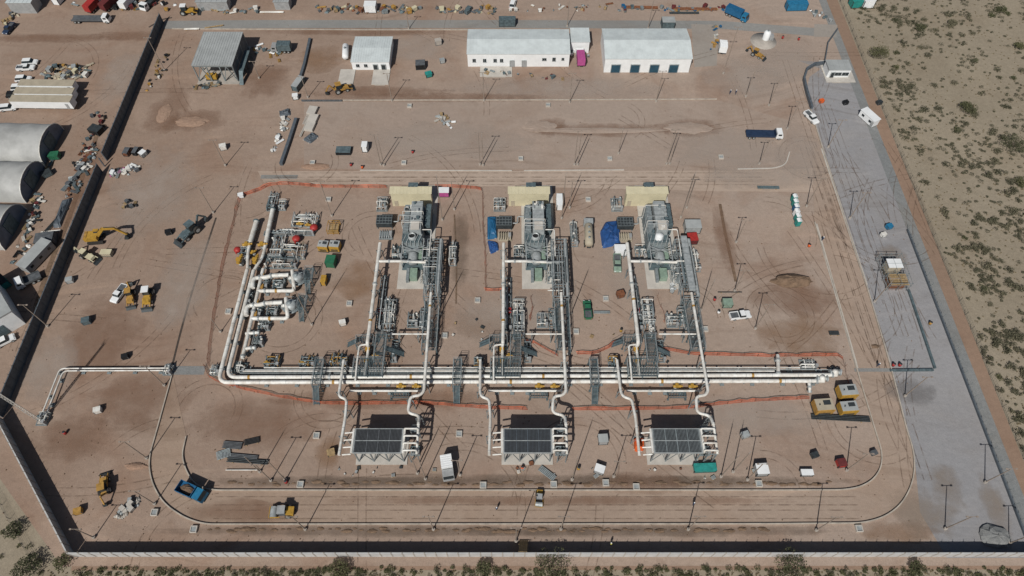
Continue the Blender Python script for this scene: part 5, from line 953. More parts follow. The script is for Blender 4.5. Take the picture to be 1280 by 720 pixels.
for a in (('shipping_container', 'white container below the big blue tarp', (775, 316), 3.4, 2.2, 2.2, 0, 'white_wall', 'white_wall'), ('shipping_container', 'pale grey container right of the right enclosure', (864, 287), 4.2, 2.8, 2.5, 0, 'galv_light', 'roof_grey'), ('tool_crate', 'dark red crate below the pale grey container', (864, 301), 2.6, 2.6, 1.8, 4, 'maroon', 'red'),
          ('shipping_container', 'white narrow container right of the middle cream roof', (699, 256), 4.0, 1.6, 2.3, 90, 'white_wall', 'white_wall'), ('tool_crate', 'pink and white crate right of the left cream roof', (555, 243), 3.0, 2.0, 1.8, 0, 'pink', 'white_wall'), ('shipping_container', 'long teal container below the right cooler', (880, 586), 4.8, 1.7, 1.2, 2, 'teal', 'teal'),
          ('tool_crate', 'white crate on the strip right of the right cooler', (950, 589), 2.6, 2.3, 1.8, 3, 'grey_paint', 'white_wall'), ('tool_crate', 'white crate beside the light tower between the coolers', (749, 588), 2.1, 1.7, 1.4, -20, 'grey_paint', 'white_wall'), ('tool_crate', 'grey crate right of the middle cooler', (753, 551), 2.1, 1.9, 1.7, 3, 'grey_paint', 'roof_grey'),
          ('shipping_container', 'bright blue container at the top right', (994, 11), 7.0, 2.5, 2.5, 2, 'sky_blue', 'sky_blue'), ('shipping_container', 'teal container at the top right beside the desert', (1068, 7), 3.6, 3.0, 2.5, 5, 'teal', 'teal'), ('shipping_container', 'white container at the top right beside the desert', (1081, 5), 3.8, 5.0, 2.8, 5, 'white_wall', 'white_wall'),
          ('tool_crate', 'dark box with teal item beside it, below the white shed yard', (526, 84), 3.0, 2.6, 1.8, 4, 'black', 'dark_grey'), ('tool_crate', 'small teal crate at the dark box', (536, 95), 2.0, 1.6, 1.2, 20, 'teal', 'teal'), ('shipping_container', 'blue container in the row left of the slab', (374, 108), 5.0, 2.0, 2.0, 72, 'steel_blue', 'roof_grey'), ('tool_crate', 'white crate at the foot of the blue container', (370, 123), 1.7, 1.4, 1.4, 10, 'white_wall', 'white_wall'),
          ('tool_crate', 'black flat box left in the middle yard', (430, 190), 4.2, 2.5, 1.0, 0, 'black', 'steel_blue'), ('tool_crate', 'white upright crate right of the black flat box', (457, 187), 1.6, 2.2, 2.2, 0, 'white_wall', 'white_wall'), ('shipping_container', 'white container in the yard at the top edge', (464, 13), 4.0, 3.0, 2.6, 0, 'white_wall', 'white_wall'), ('shipping_container', 'grey container behind the long white building', (634, 31), 5.5, 2.2, 2.5, 0, 'steel_blue', 'steel_blue'),
          ('shipping_container', 'grey louvred container behind the warehouse', (834, 33), 4.2, 3.0, 2.6, 0, 'steel_blue', 'roof_grey'), ('tool_crate', 'white crate with dark lid on the kerb strip', (1007, 592), 2.6, 1.3, 1.0, 0, 'grey_paint', 'white_wall'), ('tool_crate', 'red open crate near the right ring road bend', (1050, 580), 1.9, 1.7, 1.2, 8, 'red', 'maroon'), ('tool_crate', 'pale green box left of the white pickup', (908, 381), 2.4, 1.9, 1.5, 0, 'pale_green', 'pale_green'),
          ('tool_crate', 'dark crate near the tents door on the left track', (122, 165), 2.6, 3.6, 1.6, 68, 'black', 'steel_dark'), ('tool_crate', 'dark container lying left of the left wall near the tents', (60, 302), 4.6, 3.2, 2.0, 10, 'dark_grey', 'dark_grey'), ('tool_crate', 'cream flat box right of the cream backhoe', (135, 318), 2.8, 1.6, 1.2, 0, 'tan_wall', 'cream'),
          ('tool_crate', 'left of two dark crates by the left wall', (160, 192), 1.5, 2.4, 1.3, -5, 'rust', 'dark_grey'), ('tool_crate', 'right of two dark crates by the left wall', (171, 191), 1.2, 2.4, 1.2, -8, 'black', 'dark_grey'), ('tool_crate', 'pale crate right of the two dark crates', (180, 194), 1.6, 1.8, 1.3, -30, 'grey_paint', 'white_wall'), ('tool_crate', 'teal and black box outside the pale shed', (5, 356), 3.4, 2.6, 2.0, -40, 'teal', 'black'),
          ('tool_crate', 'green bin beside the first fabric tent', (70, 197), 2.8, 2.0, 1.5, 8, 'green', 'green'), ('tool_crate', 'dark bin between the first two fabric tents', (60, 219), 2.6, 1.8, 1.3, 40, 'steel_blue', 'steel_dark'), ('tool_crate', 'white and red container at the top left of the yard', (75, 2), 4.0, 2.4, 2.4, 80, 'white_wall', 'white_wall')):
    container(a[0], a[1], g(*a[2]), a[3], a[4], a[5], R(a[6]), a[7], a[8], 'container' if 'container' in a[0] else 'crate')
# dark louvred oil coolers at the left of each train, tarps
for k, (x, y) in enumerate(((482, 281), (630, 283), (780, 284))):
    root = T('oil_cooler', f'dark gridded oil cooler left of the {UN[k]} enclosure', 'cooler', g(x, y)); q = MB(); q.box((0, 0, 1.6), (4.2, 3.0, 1.6)); q.build('cooler_box', 'steel_dark', root); q = MB(); [q.box((-2+4*i/5, 0, 2.43), (.08, 3.0, .08)) for i in range(6)]; [q.box((0, -1.4+2.8*i/3, 2.43), (4.2, .08, .08)) for i in range(4)]; q.build('grille', 'galv', root); pieces('leg', 'galv', root, [((a*1.9, b_*1.3, .4), (.2, .2, .9)) for a in (-1, 1) for b_ in (-1, 1)])
    q = MB(); q.tube(fillet([(2.1, 0, 1.4), (3.6, 0, 1.4), (3.6, 2.2, 1.4), (6., 2.2, 1.4)], .4, 3), .16, 8); q.build('oil_line', 'galv_light', root)
    skid(f'grey cabinet group left of the cream roof on the {UN[k]} train', (471, 617, 764)[k], 246, (485, 632, 778)[k], 262, 1.9, 140+k, nv=2)
    root = T('tan_module', f'tan piped module below the dark oil cooler on the {UN[k]} side', 'module', g(x+1, y+14)); q = MB(); q.box((0, 0, .2), (3.6, 2.6, .3)); q.build('skid', 'tan_wall' if k else 'galv', root); q = MB(); [q.tube(fillet([(-1.5+i*.6, -1.1, .3), (-1.5+i*.6, -1.1, 1.2), (-1.5+i*.6, 1.1, 1.2), (-1.5+i*.6, 1.1, .3)], .3, 3), .12, 7) for i in range(6)]; q.build('pipe_spool', 'tan_wall' if k else 'galv_light', root); q = MB(); q.box((1.3, 0, .9), (.7, 1.2, 1.2)); q.build('cabinet', 'grey_paint', root)
def tarp(label, px, h, m='blue_tarp', seed=1, name='tarpaulin'):
    pts = [g(x, y) for x, y in px]; c = sum(pts, V(0, 0, 0))/len(pts); root = T(name, label, 'tarpaulin', c); rd = random.Random(seed); N = 22; q = MB()
    ring = [p-c for p in fillet(pts+[pts[0]], .6, 3)]; rings = 6; vs = []
    for k in range(rings):
        t = k/(rings-1)
        for p in ring: r = 1-t*.92; vs.append((p.x*r+rd.uniform(-.1, .1)*(k > 0), p.y*r+rd.uniform(-.1, .1)*(k > 0), (0 if k == 0 else h*min(1, .55+.6*t)+rd.uniform(-.22, .22))))
    n = len(ring); q._a(vs, [(k*n+i, k*n+(i+1) % n, (k+1)*n+(i+1) % n, (k+1)*n+i) for k in range(rings-1) for i in range(n)]+[tuple((rings-1)*n+i for i in range(n))]); q.build('sheet', m, root)
    q = MB(); [q.lump((p.x*.97, p.y*.97, -.02), (.2, .2, .22), i) for i, p in enumerate(ring[::4])]; q.build('ballast', 'concrete', root)
tarp('big bright blue tarp left of the right train', ((750, 290), (757, 277), (775, 276), (776, 305), (770, 307), (753, 311)), 1.5, seed=4)
tarp('blue tarp left of the middle train oil cooler', ((609, 272), (622, 272), (622, 298), (609, 300)), 1.6, 'blue', 5); tarp('smaller blue tarp below the middle train tarp', ((609, 301), (622, 304), (624, 313), (613, 318)), .9, 'blue_tarp', 6)
tarp('dark diamond-shaped tarp on the pale slab racks', ((379, 175), (390, 165), (399, 171), (388, 180)), .7, 'slate_and_wall_shade', 7); tarp('orange tarp covering equipment left of the right cooler', ((792, 549), (804, 549), (805, 564), (793, 565)), 1.9, 'orange', 8)
tarp('dark square tarp on the white heap near the left trench', ((349, 140), (363, 136), (364, 144), (350, 147)), .8, 'slate_and_wall_shade', 9); tarp('black sheet over a long stack beside the left wall', ((80, 250), (92, 246), (76, 285), (66, 285)), .9, 'slate_and_wall_shade', 10)
# round tank and drum group
root = T('white_tank', 'white horizontal tank left of the ribbed white shed', 'tank', g(433, 69), R(96)); q = MB(); q.lathe([(0, -3.2), (.7, -3.1), (1.0, -2.7), (1.0, 2.7), (.7, 3.1), (0, 3.2)], (0, 0, 1.5), 16, 'x'); q.build('shell', 'white_wall', root); pieces('saddle', 'concrete', root, [((s_*1.9, 0, .4), (.4, 1.6, .9)) for s_ in (-1, 1)]); q = MB(); q.cyl((.3, 0, 2.4), (.3, 0, 2.9), .3, n=10); q.build('hatch', 'galv', root)
root = T('round_tank', 'white tank on a round grey pad at the upper right', 'tank', g(956, 50)); q = MB(); q.lathe([(4.2, 0), (4.2, .12), (0, .12)], (-.6, -.6, -.02), 26); q.build('round_pad', 'concrete', root); q = MB(); q.lathe([(1.1, .1), (1.1, 2.6), (.7, 3.0), (0, 3.1)], (.3, .5, 0), 18); q.build('shell', 'white_wall', root); q = MB(); q.box((1.9, .4, .9), (1.2, 1.6, 1.6)); q.build('pump_house', 'grey_paint', root); q = MB(); q.lathe([(.3, 3.0), (.3, 3.3), (0, 3.3)], (.3, .5, 0), 10); q.build('hatch', 'galv', root)
# scaffold pump structure on the gravel
p = g(1113, 345); root = T('scaffold_tower', 'rusty pump house in scaffolding on the grey gravel', 'scaffold', p); q = MB()
for x in (-2.6, 0, 2.6):
    for y in (-4.5, -1.5, 1.5, 4.5): q.cyl((x, y, 0), (x, y, 3.6), .06, n=6)
for z in (1.2, 2.4, 3.5):
    for y in (-4.5, -1.5, 1.5, 4.5): q.beam((-2.9, y, z), (2.9, y, z), .07)
    for x in (-2.6, 0, 2.6): q.beam((x, -4.8, z), (x, 4.8, z), .07)
for s_ in (-1, 1): q.beam((s_*2.6, -4.5, .2), (s_*2.6, -1.5, 3.5), .06); q.beam((s_*2.6, 4.5, .2), (s_*2.6, 1.5, 3.5), .06)
q.build('scaffold_pipe', 'galv', root); q = MB(); q.box((0, 1.6, 1.7), (3.2, 2.4, 3.2)); q.build('pump_house', 'tan_wall', root); q = MB(); q.box((0, 1.6, 3.4), (3.6, 2.7, .2)); q.build('roof', 'white_wall', root); q = MB(); [q.box((0, -4.2+.5*i, 2.5), (4.6, .35, .08)) for i in range(7)]; q.build('plank', 'timber', root); q = MB(); q.box((0, -2.4, .8), (3.6, 3.2, 1.6)); q.build('basin', 'rust', root)
# portable toilets
def toilet(label, p, m, rz=0):
    root = T('portable_toilet', label, 'toilet', p, rz); q = MB(); q.box((0, 0, 1.1), (1.15, 1.15, 2.1)); q.build('cabin', m, root); q = MB(); q.side([(-.62, 2.15), (0, 2.42), (.62, 2.15)], -.62, .62); q.build('roof', 'white_wall', root); q = MB(); q.box((0, -.6, 1.05), (.8, .06, 1.9)); q.build('door', m, root); q = MB(); q.box((0, 0, .05), (1.25, 1.25, .12)); q.build('base', 'dark_grey', root)
for i, (x, y, m) in enumerate(((991, 251, 'teal'), (992, 257, 'teal'), (993, 263, 'blue'), (993.5, 269, 'white_wall'), (995, 275, 'teal'), (996, 281, 'teal'))): toilet(f'{ORD[i]} from the top of the portable toilets in a column', g(x, y), m, R(8))

# ------------------------------------------------------------ small site furniture
def basin(label, p, s=1.2, m='concrete_light'):
    root = T('catch_basin', label, 'basin', p); q = MB(); h = .55
    for a in (-1, 1): q.box((a*s/2, 0, h/2-.05), (.16, s+.16, h+.1)); q.box((0, a*s/2, h/2-.05), (s-.16, .16, h+.1))
    q.build('box_wall', m, root); q = MB(); q.box((0, 0, h*.62), (s-.2, s-.2, .06)); [q.box((-s*.4+s*.2*i, 0, h*.62+.04), (.06, s-.2, .03)) for i in range(5)]; q.build('lid', 'galv_light', root)
for x, y, lab in ((194, 641, 'beside the lower left bend outside the ring road'), (243, 662, 'at the lower left end of the straight kerb'), (376, 606, 'above the inner kerb right of the steel bundles'), (604, 607, 'above the inner kerb below the middle cooler left side'), (692, 606, 'above the inner kerb below the middle cooler right side'), (757, 604, 'above the inner kerb next to the white crate'), (795, 609, 'straddling the inner kerb below the right cooler'), (948, 605, 'above the inner kerb below the white crate on the right'), (1073, 661, 'below the outer kerb at the right bend'),
                  (437, 380, 'left of the left suction pipe'), (597, 376, 'left of the middle suction pipe'), (757, 374, 'right of the green pickup'), (556, 420, 'right of the left discharge pipe'), (720, 415, 'right of the middle discharge pipe'), (881, 412, 'right of the right discharge pipe'), (574, 543, 'between the left and middle coolers'), (396, 545, 'left of the left cooler'), (391, 204, 'on the cross road verge at the left'), (505, 204, 'on the cross road verge right of the red bag'), (651, 199, 'on the cross road verge in the middle'), (762, 199, 'on the cross road verge right of centre'), (901, 197, 'on the cross road verge at the right'),
                  (411, 250, 'above the metering rack'), (512, 133, 'below the middle yard kerb at the left'), (685, 132, 'below the middle yard kerb at the centre'), (286, 390, 'between the net and the left mains'), (735, 250, 'behind the middle cream roof on the right')):
    basin('pale square catch basin '+lab, g(x, y))
def bundle(label, p, L, n, rz, m, r=.09, group=None):
    root = T('pipe_bundle', label, 'bundle', p, rz, group); q0 = None
    for i in range(n):
        l = (0, (i-(n-1)/2)*r*2.6, r+.2)
        if q0 is None: q = MB(); q.cyl((-L/2, 0, 0), (L/2, 0, 0), r, n=7); q0 = q.build('length_of_pipe', m, root, loc=l)
        else: share('length_of_pipe', q0, root, l)
    pieces('bearer', 'timber', root, [((s_*L*.35, 0, .1), (.25, n*r*2.8, .2)) for s_ in (-1, 1)])
for a in (((291, 557), 4.2, 6, -4, 'dark_grey', 'upper left dark pipe bundle left of the coolers'), ((315, 552), 3.4, 5, 14, 'black', 'upper right dark pipe bundle left of the coolers'), ((300, 571), 8.0, 4, -5, 'dark_grey', 'long dark pipe bundle left of the coolers'), ((280, 568), 3.0, 7, 20, 'galv', 'short grey pipe bundle left of the coolers'), ((310, 577), 9.0, 3, -4, 'steel_dark', 'lowest dark pipe bundle left of the coolers'),
          ((303, 588), 7.0, 1, 0, 'white_paint', 'single white pipe lying left of the coolers'), ((684, 592), 4.0, 5, -38, 'galv', 'grey pipe bundle slanting below the middle cooler'), ((1050, 523), 13.0, 4, -3, 'steel_dark', 'long dark pipe bundle below the yellow generators'), ((340, 16), 8.0, 3, 0, 'white_paint', 'long white pipe bundle at the top edge'), ((240, 37), 5.0, 3, 2, 'white_paint', 'white pipe bundle above the unfinished steel shed'), ((268, 34), 6.0, 2, 14, 'timber', 'tan poles above the unfinished steel shed'),
          ((385, 145), 7.6, 3, 80, 'concrete_light', 'pale beams lying left side of the slab rack'), ((382, 158), 9.0, 2, 80, 'concrete_light', 'pale long beams at the dark retaining wall'), ((960, 235), 6.0, 4, -1, 'steel_blue', 'dark pipe bundle on the right of the cross road'), ((1042, 417), 2.4, 4, 0, 'steel_dark', 'small dark bundle beside the right kerb'), ((912, 366), 6.0, 1, 0, 'steel_dark', 'single dark pipe above the pale green box'), ((752, 391), 4.0, 3, 0, 'galv', 'grey bundle right of the green pickup'), ((92, 225), 9.0, 4, 70, 'galv', 'grey pipe bundle among scrap left of the left wall'),
          ((103, 205), 6.0, 4, 72, 'rust', 'rusty pipe bundle among scrap left of the left wall'), ((70, 277), 9.0, 3, 70, 'steel_dark', 'dark pipe bundle beside the black sheet'), ((64, 290), 5.0, 2, 8, 'white_paint', 'white beam lying across the track left of the wall'), ((870, 12), 14, 4, -1, 'rust', 'rusty pipe rows behind the warehouse right side'), ((800, 10), 12, 4, -2, 'rust', 'reddish pipe rows behind the warehouse left side'), ((855, 17), 10, 3, 0, 'steel_dark', 'dark pipe rows on the far side of the upper road')):
    bundle(a[5], g(*a[0]), a[1], a[2], R(a[3]), a[4], .11 if a[1] < 9 else .14)
for i, (x, y) in enumerate(((391, 140), (392, 150), (388, 160))):
    root = T('slab_stack', f'{ORD[i]} from the top of the white slab stacks beside the retaining wall', 'stack', g(x, y), R(-10)); [MB().box((0, 0, .25+.3*j), (2.6, 3.2, .22)).build('slab', 'concrete_light', root) for j in range(3)]; pieces('bearer', 'timber', root, [((s_*.9, 0, .07), (.15, 3.0, .14)) for s_ in (-1, 1)])
def heap(label, p, rx, ry, h, m='yard_soil', rz=0, seed=1, name='soil_heap'):
    q = MB(); q.lump((0, 0, -.06), (rx, ry, h), seed, 18, 6, .16); [q.lump((math.cos(t)*rx*.5, math.sin(t)*ry*.4, -.05), (rx*.5, ry*.55, h*.7), seed+i, 12, 5, .2) for i, t in enumerate((.5, 2.3, 4.4))]; return tag(q.build(name, m, loc=p, rz=rz), label, 'heap')
for a in (((990, 352), 5.0, 1.8, 1.9, 'brown soil heap on the right of the plant'), ((240, 152), 5.0, 2.2, .5, 'low brown soil heap below the unfinished steel shed'), ((205, 142), 2.0, 4.0, .4, 'low soil ridge right of the left wall'), ((675, 158), 5, 2.5, .3, 'low soil hump in the middle yard left'), ((860, 160), 7, 2.5, .3, 'low soil hump in the middle yard right'), ((745, 163), 20, 1.2, .26, 'long soil ridge across the middle yard'), ((395, 208), 4, 1.2, .5, 'brown soil heap beside the cross road at the left'), ((170, 583), 2.5, .8, .5, 'short soil bank above the lower left yard'), ((1094, 433), 1, .6, .3, 'tiny soil heap on the right kerb')):
    heap(a[4], g(*a[0]), a[1], a[2], a[3], 'soil' if a[0][0] > 900 else ('pale_soil' if a[0][0] > 600 else 'red_soil'), seed=int(a[0][0]))
(heap('grey gravel heap in the lower right corner', g(1243, 671), 3.2, 2.4, 1.3, 'lane_grey', seed=77, name='gravel_heap'))
# orange drums, red bags, cones
def drum(label, p, m='red', group=None):
    root = T('drum', label, 'drum', p, 0, group); q = MB(); q.lathe([(0, 0), (.34, 0), (.34, .3), (.36, .32), (.34, .34), (.34, .6), (.36, .62), (.34, .64), (.34, .95), (0, .95)], n=12); q.build('barrel', m, root); q = MB(); q.lathe([(0, .98), (.3, .98), (.32, .93)], n=12); q.build('lid', 'steel_dark', root)
for x, y, m, lab in ((439, 207, 'red', 'red drum on the cross road verge left'), (453, 210, 'orange', 'orange drum on the cross road verge'), (516, 191, 'red', 'red drum in the middle yard'), (358, 603, 'red', 'red drum at the foot of a mast left of the coolers'), (653, 585, 'orange', 'orange drum in front of the middle cooler'), (978, 48, 'red', 'red drum right of the round tank'), (998, 50, 'red', 'red drum farther right of the round tank'), (1011, 308, 'orange', 'orange drum on the right of the plant'), (1116, 457, 'red', 'red drum at the culvert left'), (1124, 457, 'red', 'red drum at the culvert right'), (723, 586, 'yellow', 'yellow drum between the middle and right coolers'), (1162, 405, 'amber', 'amber drum on the gravel near the culvert'), (82, 542, 'red', 'red drum in the lower left yard'), (893, 375, 'red', 'red drum left of the pale green box'), (898, 391, 'white_wall', 'white drum below the pale green box'), (776, 414, 'yellow', 'yellow drum left of the right platform')):
    drum(lab, g(x, y), m)
def cratebox(label, p, s, rz, m, group):
    root = T('wooden_crate', label, 'crate', p, rz, group); q = MB(); q.box((0, 0, s*.45), (s, s*.8, s*.7)); q.build('panel', m, root); q = MB(); [q.box((a*s*.48, b_*s*.4, s*.45), (.1, .1, s*.75)) for a in (-1, 1) for b_ in (-1, 1)]; q.box((0, 0, .06), (s, s*.8, .1)); q.build('batten', 'dark_grey', root); MB().box((0, 0, s*.82), (s*1.05, s*.85, .07)).build('lid', m, root)
# jumbled scrap: every piece a thing, look-alikes share the label of their heap
CWORD = dict(galv='grey', galv_light='pale grey', steel_blue='blue-grey', white_paint='off-white', white_wall='white', tan_wall='tan', rust='rusty', timber='brown', concrete='concrete grey', concrete_light='pale concrete', grey_paint='mid grey', steel_dark='near-black')
def jumble(text, grp, area, n, mats, smin, smax, seed, kinds=(0, 1, 2)):
    rd = random.Random(seed); (xa, ya), (xb, yb), w = area
    n = int(n*1.5); smin *= .62; smax *= .72
    for i in range(n):
        t = rd.random(); p = g(xa+(xb-xa)*t+rd.uniform(-w, w), ya+(yb-ya)*t+rd.uniform(-w, w)*.7); m = rd.choice(mats); k = rd.choice(kinds); s_ = rd.uniform(smin, smax); rz = rd.uniform(0, 3.1)
        cw = CWORD.get(m, m.replace('_', ' ')); big = 'small' if s_ < smin+(smax-smin)*.33 else ('large' if s_ > smin+(smax-smin)*.67 else 'middling')
        if k == 0: cratebox(f'{big} {cw} crate in {text}', p, s_, rz, m, grp)
        elif k == 1: bundle(f'{big} {cw} offcut bundle in {text}', p, s_*2.2, 4, rz, m, .08, grp)
        else:
            root = T('scrap_piece', f'{big} {cw} scrap piece in {text}', 'scrap', p, rz, grp); q = MB(); q.lump((0, 0, -.03), (s_*.6, s_*.45, s_*.45), seed+i, 9, 4, .4); q.build('sheet_metal', m, root); q = MB(); q.beam((-s_*.6, -.2, .1), (s_*.6, .3, s_*.5), .1); q.build('bar', 'steel_dark', root)
jumble('the scrap pile above the tan-roofed trailers', 'scrap pile above the trailers', ((62, 92), (104, 88), 12), 46, ('amber', 'tan_wall', 'dark_grey', 'steel_blue', 'galv_light', 'black', 'white_paint', 'cream'), 1.0, 2.3, 1)
jumble('the scrap strip left of the left wall', 'scrap strip beside the left wall', ((118, 178), (88, 245), 8), 34, ('steel_blue', 'galv', 'white_paint', 'rust', 'dark_grey', 'galv_light'), .9, 1.9, 2)
jumble('the white rubbish heap right of the left wall', 'white rubbish heap by the wall', ((137, 220), (170, 208), 7), 18, ('white_paint', 'white_wall', 'galv_light', 'pink', 'dark_grey'), 1.0, 1.8, 3)
jumble('the grey block heap near the lower left corner', 'grey block heap', ((150, 645), (170, 628), 6), 16, ('concrete', 'galv_light', 'concrete_light', 'grey_paint'), .9, 1.6, 4, (0, 2))
jumble('the white heap beside the dark retaining wall', 'white heap at the retaining wall', ((357, 150), (343, 192), 4), 14, ('white_wall', 'concrete_light', 'galv_light', 'white_paint'), 1.0, 1.9, 5)
jumble('the tent side rubbish strip', 'rubbish along the tents', ((62, 205), (30, 300), 6), 18, ('white_paint', 'galv', 'steel_blue', 'timber', 'maroon'), .8, 1.6, 6)
jumble('the storage row above the upper road', 'storage row above the upper road', ((395, 12), (625, 14), 5), 60, ('amber', 'timber', 'rust', 'dark_grey', 'galv', 'steel_blue', 'cream'), 1.2, 2.4, 7)
jumble('the storage yard at the top left', 'storage yard at the top left', ((240, 14), (330, 14), 4), 14, ('galv', 'steel_blue', 'white_paint', 'timber'), 1.0, 2.0, 8); jumble('the heap in the top left corner', 'heap in the top left corner', ((6, 30), (30, 10), 5), 16, ('timber', 'tan_wall', 'dark_grey', 'cream'), 1.0, 2.0, 9)
jumble('the storage row behind the warehouse', 'storage row behind the warehouse', ((770, 11), (920, 12), 4), 26, ('rust', 'steel_blue', 'galv', 'blue', 'maroon', 'amber'), 1.0, 2.0, 10); jumble('the equipment beside the unfinished steel shed', 'equipment beside the steel shed', ((325, 60), (352, 72), 8), 14, ('white_wall', 'steel_blue', 'galv_light', 'amber'), 1.0, 2.0, 11)
jumble('the loose heap in front of the unfinished steel shed', 'loose heap at the steel shed', ((245, 108), (285, 106), 4), 12, ('steel_blue', 'black', 'galv', 'timber'), .9, 1.7, 12, (1, 2)); jumble('the heap in front of the long white building', 'heap before the long white building', ((605, 90), (705, 98), 4), 14, ('galv', 'timber', 'maroon', 'steel_blue'), .7, 1.5, 13)
jumble('the small white heap in the middle yard', 'white heap in the middle yard', ((547, 145), (572, 160), 7), 10, ('white_wall', 'concrete_light', 'timber', 'galv_light'), .7, 1.4, 14); jumble('the clutter right of the paved apron', 'clutter right of the paved apron', ((897, 30), (892, 62), 4), 9, ('white_paint', 'blue', 'galv', 'amber'), .7, 1.4, 15)
jumble('the clutter inside the right train', 'clutter inside the right train', ((838, 368), (846, 350), 3), 7, ('white_paint', 'galv_light', 'white_wall'), .7, 1.3, 16); jumble('the dark scatter beside the cream roofed trains', 'dark scatter in the upper plant', ((150, 258), (172, 252), 6), 6, ('black', 'dark_grey', 'timber'), .9, 1.6, 17)
jumble('the clutter along the hangar track', 'clutter along the hangar track', ((128, 140), (100, 210), 10), 26, ('black', 'dark_grey', 'steel_blue', 'maroon', 'white_paint', 'rust'), .6, 1.5, 21)
jumble('the row of goods at the far top left', 'row of goods at the far top left', ((90, 6), (215, 10), 6), 22, ('maroon', 'steel_blue', 'white_wall', 'black', 'galv', 'amber'), 1.0, 2.2, 22)
jumble('the goods lying beyond the upper road', 'goods beyond the upper road', ((640, 12), (760, 8), 6), 16, ('timber', 'galv', 'rust', 'white_paint'), .8, 1.8, 23)
jumble('the dark pile around the left tents', 'dark pile around the left tents', ((52, 245), (20, 330), 6), 16, ('black', 'steel_blue', 'white_paint', 'dark_grey'), .8, 1.8, 24)
jumble('the litter right of the left wall top', 'litter right of the left wall top', ((205, 70), (190, 110), 7), 12, ('timber', 'black', 'white_paint', 'amber'), .7, 1.5, 25)
jumble('the litter in the plant strip below the coolers', 'litter below the coolers', ((420, 590), (960, 592), 9), 16, ('white_paint', 'steel_dark', 'rust', 'galv_light'), .4, .8, 26)
jumble('the litter between the compressor trains', 'litter between the trains', ((560, 410), (880, 440), 24), 14, ('white_paint', 'steel_dark', 'galv_light', 'timber'), .4, .8, 27)
jumble('the clutter beyond the annex', 'clutter by the annex', ((722, 60), (735, 70), 4), 6, ('galv_light', 'white_paint', 'steel_dark'), .8, 1.6, 18); jumble('the scatter on the gate apron', 'scatter on the gate apron', ((1015, 15), (1035, 25), 6), 8, ('white_wall', 'galv_light', 'steel_blue'), .8, 1.6, 19)
for i, (x, y, s_, rz, m, lab) in enumerate(((158, 346 - 3, 1.5, 30, 'blue_tarp', ''),)): pass
for x, y, s_, m, lab in ((89, 352, 1.6, 'galv_light', 'pale crate alone right of the left wall'), (110, 403, 1.8, 'steel_blue', 'flat dark crate in the left yard'), (212, 292, 1.5, 'black', 'black crate left of the drilling machine'), (124, 514, 1.5, 'white_paint', 'white crate in the lower left yard'), (158, 447, 1.4, 'black', 'dark crate above the lower left pipe pair'), (100, 640, 1.5, 'amber', 'amber crate by the lower left wall'), (415, 567, 1.6, 'timber', 'brown crate left of the left cooler'), (1017, 570, 1.4, 'steel_dark', 'dark crate right of the coolers'), (1091, 567, 1.2, 'dark_grey', 'dark crate at the right ring road kerb'), (1098, 124 + 6, 1.4, 'steel_dark', 'dark crate on the upper gravel'), (1056, 130, 1.4, 'black', 'black crate beside the white office on the gravel'), (1026, 128, 1.3, 'orange', 'orange crate on the upper gravel'), (1110, 285, 1.5, 'sky_blue', 'blue crate on the gravel above the scaffold'), (1103, 295, 1.3, 'white_paint', 'white crate on the gravel above the scaffold'), (429, 405, 1.5, 'white_paint', 'white crate left of the left suction pipe'), (930, 560 - 15, 1.6, 'galv_light', 'grey crate right of the right cooler top'), (775, 370, 1.8, 'rust', 'brown crate above the yellow drum'), (280, 186, 1.8, 'white_paint', 'white crate beside a light pole left of the cross road'), (302, 246, 1.4, 'white_wall', 'white crate at the corner of the orange net'), (548, 55, 2.0, 'concrete', 'pale crate left of the long white building'), (553, 78, 1.5, 'galv_light', 'grey crate below the pale crate'), (664, 580, .9, 'rust', 'rusty crate in front of the middle cooler right side')):
    cratebox(lab, g(x, y), s_, .3, m, None)
